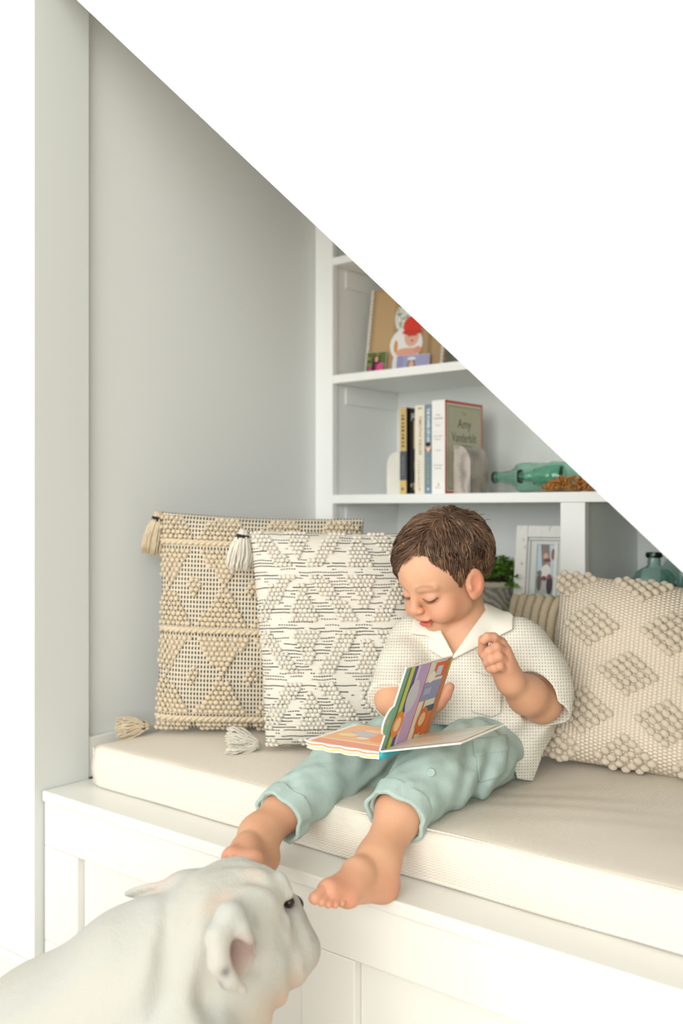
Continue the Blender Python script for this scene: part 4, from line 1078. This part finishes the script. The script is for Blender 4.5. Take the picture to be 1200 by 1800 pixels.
while nc < 460:
    v = rh.normal(size=3); v /= np.linalg.norm(v); p0 = on_scalp(SC+v*.08, 0)
    if p0[2] < hairline(p0[0], p0[1])+.001: continue
    nc += 1
    lift = rh.uniform(.006, .0125); base = rh.choice(5, p=[.18, .30, .30, .16, .06]); jd = rh.normal(size=3)*.11
    right = 1/(1+np.exp(-(p0[0]+.026)/.006)); top = np.clip((p0[2]-.0)/.03, 0, 1)*np.clip((p0[1]+.06)/.03, 0, 1)
    L_ = rh.uniform(.056, .076)+.022*right*top
    for s in range(11):
        p = on_scalp(p0+rh.normal(size=3)*.0040, .004); pts = []; n_ = 8; jj = jd+rh.normal(size=3)*.045; ln_ = L_*rh.uniform(.75, 1.1)
        if p[2] < hairline(p[0], p[1]): continue
        for k in range(n_):
            s_ = k/(n_-1); pts.append(hw(p*K))
            rr = 1/(1+np.exp(-(p[0]+.026)/.006)); tp = np.clip((p[2]-.0)/.03, 0, 1)*np.clip((p[1]+.06)/.03, 0, 1)
            dR = np.array([.85, .60, -.25]); dL = np.array([-.45, .22, -1.0]); dB = np.array([p[0]*6, -.35, -1.0])
            d_ = (dR*rr*tp+dL*(1-rr)*tp+dB*(1-tp))+jj
            if p[0] > .045: d_ = np.array([.15, .35, -1.0])+jj
            if p[0] < -.05 and p[1] > .0: d_ = np.array([-.1, .30, -1.0])+jj
            d_ /= np.linalg.norm(d_)
            h_ = .003+lift*float(np.clip((p[2]-hairline(p[0], p[1]))/.030, .35, 1))*math.sin(math.pi*min(1, s_*1.15+.08))*(1.0)
            pn = on_scalp(p+d_*ln_/n_, h_)
            allow = .026 if (pn[0] > -.012 and pn[1] > .03) else .004
            if pn[2] < hairline(pn[0], pn[1])-allow: pn = p+(pn-p)*.12
            p = pn
        paths.append(pts); r0 = rh.uniform(.0007, .0012); rads.append(r0*np.array([1, 1.1, 1.1, 1.05, .95, .8, .55, .2]))
        c_ = hc[min(4, max(0, base+rh.integers(-1, 2)))]*rh.uniform(.85, 1.2); cols.append(c_)
# stray wisps at the back of the crown and over the forehead
for a0, d0 in [((-.03+.01*i, -.07, .05+.006*i), (-.25, -1, .12)) for i in range(5)]:
    p = on_scalp(np.array(a0), .008); pts = []
    for k in range(8): pts.append(hw((p+np.array(d0)*.0028*k+np.array([0, 0, -.0012*k*k*.12]))*K) if d0[1] < 0 else hw(on_scalp(p+np.array(d0)*.0042*k, .0015+.0006*k)*K))
    paths.append(pts); rads.append(.0007*np.array([1, 1, 1, 1, .9, .8, .6, .3])); cols.append(hc[3])
Vt, Ft = tubes_arrays(paths, rads, 3, False)
lk = pyd('locks', Vt, Ft, hm, None, True); cc = np.ones((len(Vt), 4), np.float32); cc[:, :3] = np.repeat(np.array(cols), 24, axis=0)
lk.data.color_attributes.new('Col', 'FLOAT_COLOR', 'POINT').data.foreach_set('color', cc.ravel()); lk.parent = hair; lk['kind'] = 'stuff'
# eyelashes
P = []
for s in (-1, 1):
    for i in range(16):
        xe = -1+2*i/15; q = np.array([s*.029+xe*.0138, .0770-.0045*xe*xe-.0012, -.0172+.0040*xe*xe])
        P.append([hw(q*K), hw((q+np.array([xe*.0012, .0032, -.0018]))*K), hw((q+np.array([xe*.003, .0060, -.0022]))*K)])
lash = tubes('eyelashes', P, [[.0004, .00035, .0001]]*len(P), plain('lash', '#3a2a22', .6), None, 3); lash.parent = person; lash['kind'] = 'stuff'

# ------------------------------------------------------------ the dog
R3 = np.array([RT[0], RT[1], 0]); F3 = np.array([FW[0], FW[1], 0])
df = .80*R3+.55*F3; DA = frame_head(df, math.radians(-2), math.radians(0)); DO = at(346, 1642, 1.31); DK = .93
dog = Vol((.32, -.75, .0), (1.05, .02, .68), .0036)
def dw(p): return DO+(np.asarray(p, float)*DK) @ DA
def de(c, r, k=.02, cut=False, A=None): dog.ell(dw(c), np.array(r)*DK, k, DA if A is None else A @ DA, cut)
def dc(a, b, ra, rb, k=.015, cut=False): dog.cone(dw(a), dw(b), ra*DK, rb*DK, k, cut)
de((0, .050, .018), (.078, .082, .066))
for s in (-1, 1):
    de((s*.028, .085, .050), (.034, .040, .026), .02)                 # brow dome
    de((s*.058, .060, -.030), (.036, .050, .048), .02)                # cheek
    de((s*.034, .135, -.052), (.034, .046, .042), .018)               # flews
    de((s*.038, .128, .024), (.012, .010, .010), .006, True)          # eye socket
    dc((s*.020, .130, .035), (s*.046, .120, .040), .008, .007, .008)   # brow fold
    dc((s*.010, .150, .012), (s*.052, .125, -.012), .009, .008, .008)  # nose fold
    dc((s*.060, .110, .012), (s*.066, .085, -.060), .008, .010, .010)
de((0, .138, -.018), (.046, .038, .034), .018)
de((0, .120, -.085), (.044, .044, .026), .018)                        # chin
de((0, .150, -.050), (.004, .05, .02), .008, True)
# neck, chest, sitting body
C1 = at(262, 1742, 1.335); C2 = at(95, 1872, 1.35); C3 = at(-70, 2040, 1.37)
dog.cone(dw((0, .02, -.02)), C1, .078, .104, .04); dog.cone(dw((0, .07, -.07)), at(345, 1850, 1.31), .060, .085, .04)
dog.chain([(C1, .108), (C2, .125), (C3, .13)], .05)
for q in (at(330, 1860, 1.23), at(300, 1850, 1.42)):
    g = np.array([q[0], q[1], .03]); dog.chain([(q, .062), ((q+g)/2, .042), (g, .036)], .03); dog.ell(g+np.array([.02, .018, -.004]), (.045, .045, .028), .02)
for sg in (-1, 1):
    q = C3+F3*sg*.085*-1; q[2] = .10; dog.ell(q, (.10, .10, .085), .04); g = q+R3*.13; g[2] = .028; dog.cone(q+R3*.03-np.array([0, 0, .03]), g, .04, .028, .03)
# neck wrinkles
gx, gy, gz = dog.grid()
lx, ly, lz = (((gx-DO[0])*DA[i][0]+(gy-DO[1])*DA[i][1]+(gz-DO[2])*DA[i][2])/DK for i in range(3))
wr = .0065*np.sin(95*(ly-.35*lz)+2*np.sin(20*lx))*np.exp(-((ly+.055)/.05)**2)*np.exp(-((lx-.03)/.09)**2)
wr = wr+.0034*sines(gx, gy, gz, 41, 48, 5)+.0045*np.sin(150*lx+2*np.sin(40*ly))*np.exp(-((ly-.07)/.05)**2-((lz-.065)/.03)**2)+.004*np.sin(160*ly+60*lz)*np.exp(-((ly-.115)/.03)**2-((lx-.05)/.03)**2)
dog.a += wr.astype(np.float32)
# rose ears: thin folded flaps
for s in (-1,):
    lo_, hi_ = ((.076, .012, .034), (.098, -.030, -.070)) if s > 0 else ((-.066, .010, .050), (-.142, -.040, .022))
    p0, p1 = np.array(lo_), np.array(hi_); ax = p1-p0; Ln = np.linalg.norm(ax); ax /= Ln
    nn_ = np.array([.80, .55, .1]) if s > 0 else np.array([-.35, .3, .85]); nn_ -= ax*(nn_@ax); nn_ /= np.linalg.norm(nn_); bb = np.cross(nn_, ax)
    de((p0+p1)/2, (.026, Ln*.60, .0085), .010, False, np.array([bb, ax, nn_]))
    de((p0+p1)/2+nn_*.013+bb*.004, (.018, Ln*.46, .0090), .006, True, np.array([bb, ax, nn_]))
    de(p0-ax*.004, (.020, .022, .016), .018)
EP = at(416, 1684, 1.232)
dog.ell(EP+np.array([0, 0, .005]), (.026, .024, .036), .02)
dog.cone(at(419, 1660, 1.205), at(430, 1715, 1.205), .016, .015, .010, True); dog.cone(at(418, 1664, 1.23), at(426, 1708, 1.23), .017, .014, .010, True)
dog.chain([(at(404, 1612, 1.232), .018), (at(382, 1648, 1.212), .0145), (at(384, 1692, 1.200), .0125), (at(402, 1724, 1.198), .0100), (at(428, 1740, 1.205), .0060)], .008)
dog.chain([(at(404, 1612, 1.232), .018), (at(424, 1632, 1.226), .009), (at(436, 1652, 1.226), .005)], .008)
V, Q = dog.mesh(); V = relax(V, Q, 1, .5)
L = ((V-DO) @ DA.T)/DK; x, y, z = L.T
col = np.tile(np.array(lin('#b3b4ad')), (len(V), 1))
def blend_d(m, c):
    global col
    col = col*(1-m[:, None])+np.asarray(c)*m[:, None]
def Gd(cx, cy, cz, rx, ry, rz): return np.exp(-(((x-cx)/rx)**2+((y-cy)/ry)**2+((z-cz)/rz)**2))
n1 = sines(V[:, 0], V[:, 1], V[:, 2], 51, 70, 6); n2 = sines(V[:, 0], V[:, 1], V[:, 2], 52, 260, 8)
blend_d(np.clip(.16+.35*n1, 0, .3), lin('#bbb5a5'))
blend_d(.55*Gd(.04, .10, -.105, .06, .06, .040), lin('#c99a6c'))                   # tan under the jaw
blend_d(.5*Gd(.03, .075, .066, .02, .018, .02), lin('#d2ab86')); blend_d(.5*Gd(.05, .02, .055, .012, .03, .02), lin('#c79a78')); blend_d(np.clip(n2*2.2-.5, 0, .45)*Gd(.05, .06, .02, .06, .07, .06), lin('#8d8a86'))
blend_d(.75*Gd(.0, .170, -.04, .07, .035, .055), lin('#857b76'))                    # grey muzzle
blend_d(np.clip(n2*3-1.0, 0, .85)*Gd(.02, .16, -.03, .06, .05, .05), lin('#4a4244'))
def Wd(p, r): return np.exp(-(np.linalg.norm(V-p, axis=1)/r)**2)
blend_d(np.clip(1.0*(Wd(at(418, 1672, 1.225), .018)+Wd(at(424, 1700, 1.225), .018)), 0, .85), lin('#b4766c')); blend_d(.85*Wd(at(409, 1680, 1.228), .012), lin('#8c3f3a')); blend_d(.6*Wd(at(438, 1672, 1.222), .010), lin('#6d5a48'))
blend_d(.9*Wd(at(395, 1708, 1.19), .006), lin('#4a404c')); blend_d(.9*Wd(at(391, 1728, 1.195), .008), lin('#4a404c'))   # pink inside of the ear
blend_d(.6*Gd(-.10, .0, .055, .035, .03, .016), lin('#cf9686'))
for c, r in (((.090, .045, -.035), .004), ((.088, .02, -.005), .004), ((.092, .038, .010), .005)):
    blend_d(.9*np.exp(-(np.linalg.norm(L-np.array(c), axis=1)/r)**2), lin('#4c434c'))
blend_d(.8*Gd(.036, .142, .024, .012, .012, .011), lin('#3a3236')); blend_d(.5*Gd(.05, .11, -.03, .012, .014, .03), lin('#cf9a7e'))
dm = NT('short_white_fur'); a_ = dm.new('ShaderNodeVertexColor', layer_name='Col'); fn = dm.noise(420, 4, stretch=(1, 1, .35)); big = dm.noise(55, 3)
dm.link(dm.mix(dm.math('MULTIPLY', fn, .22), a_.outputs[0], lin('#b9b6aa')), dm.b.inputs['Base Color']); dm.b.inputs['Roughness'].default_value = .85; dm.b.inputs['Specular IOR Level'].default_value = .12
dm.b.inputs['Sheen Weight'].default_value = .2; dm.bump(dm.math('ADD', fn, dm.math('MULTIPLY', big, 2)), .5, .002)
dogo = fast('dog', V, Q, dm.m, None, col); tag(dogo, 'white bulldog sitting in front of the bench with its back to us', 'dog')
black = plain('wet_black_nose', '#2b262a', .3)
def dpart(name, c, r, mat, A=np.eye(3)):
    bm = bmesh.new(); bmesh.ops.create_icosphere(bm, subdivisions=3, radius=1)
    for v in bm.verts: v.co = Vector(dw(np.array(c)+(np.array(v.co[:])*np.array(r)) @ A))
    me = bpy.data.meshes.new(name); bm.to_mesh(me); bm.free(); o = link(name, me, mat, None, True); o.parent = dogo; return o
dpart('nose', (0, .162, .002), (.019, .012, .012), black)
dpart('eye', (.038, .130, .024), (.0095, .0085, .0085), plain('dark_eye', '#2a1d18', .1)); dpart('eye', (-.038, .130, .024), (.0095, .0085, .0085), plain('dark_eye_far', '#2a1d18', .1))

# ------------------------------------------------------------ board book on the lap
S0 = np.array([.846, .064, .702]); sd = np.array([-.1, .995, 0]); sd /= np.linalg.norm(sd)
root = empty('board_book', tuple(S0)); tag(root, 'open scallop-edged board book lying across the lap of the seated person', 'book')
up = np.array([0, 0, 1.])
def leaf(name, e, wd, ht, th, mat, off=0, scallop=None):
    """page slab starting at the spine, running along e (width) and sd (height)"""
    e = np.asarray(e, float); e /= np.linalg.norm(e); n = np.cross(e, sd); n /= np.linalg.norm(n)
    pts = [(0, 0), (wd, 0)]
    if scallop == 'side':
        pts = [(0, 0), (wd-.008, 0)]
        for k in range(7): pts.append((wd-.008+.008*math.sin(math.pi*k/6), .018+.05*k/6))
        pts += [(wd-.008, ht-.004), (wd-.012, ht)]
    elif scallop == 'top':
        pts = [(0, 0)]
        for c in range(4):
            for k in range(6): pts.append((.006+wd*(c+k/6)/4.2, -.006*abs(math.sin(math.pi*k/6))))
        pts += [(wd, 0), (wd+.004, .02), (wd, .04), (wd, ht)]
    else: pts += [(wd, ht)]
    pts.append((0, ht))
    bm = bmesh.new(); o = S0+n*off
    f = bm.faces.new([bm.verts.new(Vector(o+e*x+sd*y)) for x, y in pts])
    r = bmesh.ops.extrude_face_region(bm, geom=[f]); bmesh.ops.translate(bm, verts=[v for v in r['geom'] if isinstance(v, bmesh.types.BMVert)], vec=Vector(n*th))
    bmesh.ops.recalc_face_normals(bm, faces=bm.faces[:]); me = bpy.data.meshes.new(name); bm.to_mesh(me); bm.free()
    ob = setp(link(name, me, mat), root); return ob, o, e, n
card = plain('white_card', '#f4efe4', .5); tan = plain('tan_card', '#c9a071', .6); cream = plain('yellow_card', '#e9d98c', .6)
Lp = (-.99, -.1, .0)
for k, (off, m_, w_) in enumerate(((.0, card, .142), (.0024, tan, .139), (.0048, card, .142), (.0072, cream, .138), (.0096, card, .140))):
    e_ = np.array(Lp)/np.linalg.norm(Lp); nrm_ = np.cross(e_, sd)
    ob, o, e, n = leaf('page', Lp, w_, .150, .0020, m_, (-off-.0022 if nrm_[2] > 0 else off), 'top')
n = n if n[2] > 0 else -n
pt_ = S0+n*.0001
ln = lambda pts: pts
sh = [(rect(.004, .002, .134, .148), '#f0b98a'), (rect(.004, .002, .134, .030), '#ee9c80'), (rect(.004, .030, .134, .036), '#f6d8b0')]
for cx, cy, rx, ry, c in ((.04, .08, .022, .03, '#f3a06b'), (.085, .09, .025, .022, '#c9c3cc'), (.105, .07, .018, .012, '#f4d9a2'), (.06, .115, .04, .012, '#f7d3a0'), (.02, .105, .012, .03, '#e98a66'), (.07, .06, .012, .008, '#f7e3c0')):
    sh.append((disc(cx, cy, rx, ry), c))
decal('page_print', sh, pt_, np.array(Lp)/np.linalg.norm(Lp), sd, up, root, .0003)
Rp = np.array((.97, .1, .22))
e_ = Rp/np.linalg.norm(Rp); ob, o, e, n = leaf('page', Rp, .146, .152, .0024, card, -.0012)
nu = n if n[2] > 0 else -n
decal('page_print', [(rect(.004, .003, .142, .149), '#e3d6c4'), (rect(.004, .10, .142, .149), '#c9cdbb'), (rect(.03, .02, .10, .07), '#d5dcd6'), (disc(.06, .05, .03, .02), '#e8c9a6'), (disc(.11, .08, .02, .03), '#cfd7d2')], S0, e, sd, nu, root, .0022)
# upright page
Up = np.array((.036, .02, .129)); e_ = Up/np.linalg.norm(Up)
ob, o, e, n = leaf('page', Up, .140, .152, .0024, card, -.0012)
side = n if n@np.array([.57, -.83, 0]) > 0 else -n
W_ = .140; H_ = .152
P_ = lambda a0, a1, b0, b1: [(b0*W_, a0*H_), (b1*W_, a0*H_), (b1*W_, a1*H_), (b0*W_, a1*H_)]
sh = [(P_(.0, 1, .01, .99), '#c9b6cf'), (P_(.0, .07, .01, .99), '#6fae90'), (P_(.07, .105, .01, .99), '#7b5a52'), (P_(.105, .18, .01, .99), '#b7cf4a'), (P_(.18, .25, .01, .99), '#5d4f98'), (P_(.25, .29, .01, .99), '#d7cede'), (P_(.29, .50, .01, .99), '#c3a9cb'), (P_(.30, .47, .70, .99), '#b9a2c8'),
      (P_(.50, .515, .01, .99), '#d8475a'), (P_(.515, .88, .01, .50), '#e6dfc2'), (P_(.515, .88, .50, .74), '#8f96b8'), (P_(.515, .88, .74, .99), '#d9dcd2'), (P_(.62, .655, .02, .50), '#c8702f'), (P_(.76, .90, .04, .34), '#e07a30'), (P_(.70, .9, .34, .42), '#47566e'), (P_(.55, .70, .58, .66), '#a8aecb'), (P_(.64, .9, .78, .97), '#e2693a'), (P_(.70, .82, .80, .92), '#bfd3e0'),
      (P_(.9, 1, .01, .99), '#c77f4d'), (P_(.96, 1, .80, .99), '#a9bf5e'), (disc(.30*W_, .17*H_, .022, .016), '#e98a3c'), (disc(.30*W_, .17*H_, .012, .009), '#f4d2a0'), (disc(.62*W_, .30*H_, .028, .017), '#c9c8cf'), (disc(.80*W_, .62*H_, .01, .012), '#f0e8d8'), (disc(.24*W_, .70*H_, .024, .017), '#d96e2a'), (disc(.26*W_, .70*H_, .012, .010), '#efc797')]
decal('page_print', sh, S0, e, sd, side, root, .0022)
# rounded index tab on the near edge of the upright page
bm = bmesh.new()
tabp = [(.028, 0)]+[(.028+.024*(1-math.cos(g)), -.017*math.sin(g)) for g in np.linspace(0.2, math.pi-.2, 10)]+[(.076, 0)]
f = bm.faces.new([bm.verts.new(Vector(S0+e*x+sd*y-n*.0012)) for x, y in tabp]); r = bmesh.ops.extrude_face_region(bm, geom=[f]); bmesh.ops.translate(bm, verts=[v for v in r['geom'] if isinstance(v, bmesh.types.BMVert)], vec=Vector(n*.0024))
bmesh.ops.recalc_face_normals(bm, faces=bm.faces[:]); me = bpy.data.meshes.new('index_tab'); bm.to_mesh(me); bm.free(); setp(link('index_tab', me, card), root)
decal('tab_print', [([(x*.97+.0015, y*.9) for x, y in tabp], '#7fb79b'), (disc(.052, -.008, .005, .003), '#d9a77c')], S0, e, sd, side, root, .0022)
# teal spine under the pages
sp = [S0+np.array([0, 0, -.006])+sd*(.150*k/10) for k in range(11)]
tubes('spine', [sp], [.0075], plain('teal_spine', '#2ba3b0', .4), root, 8)
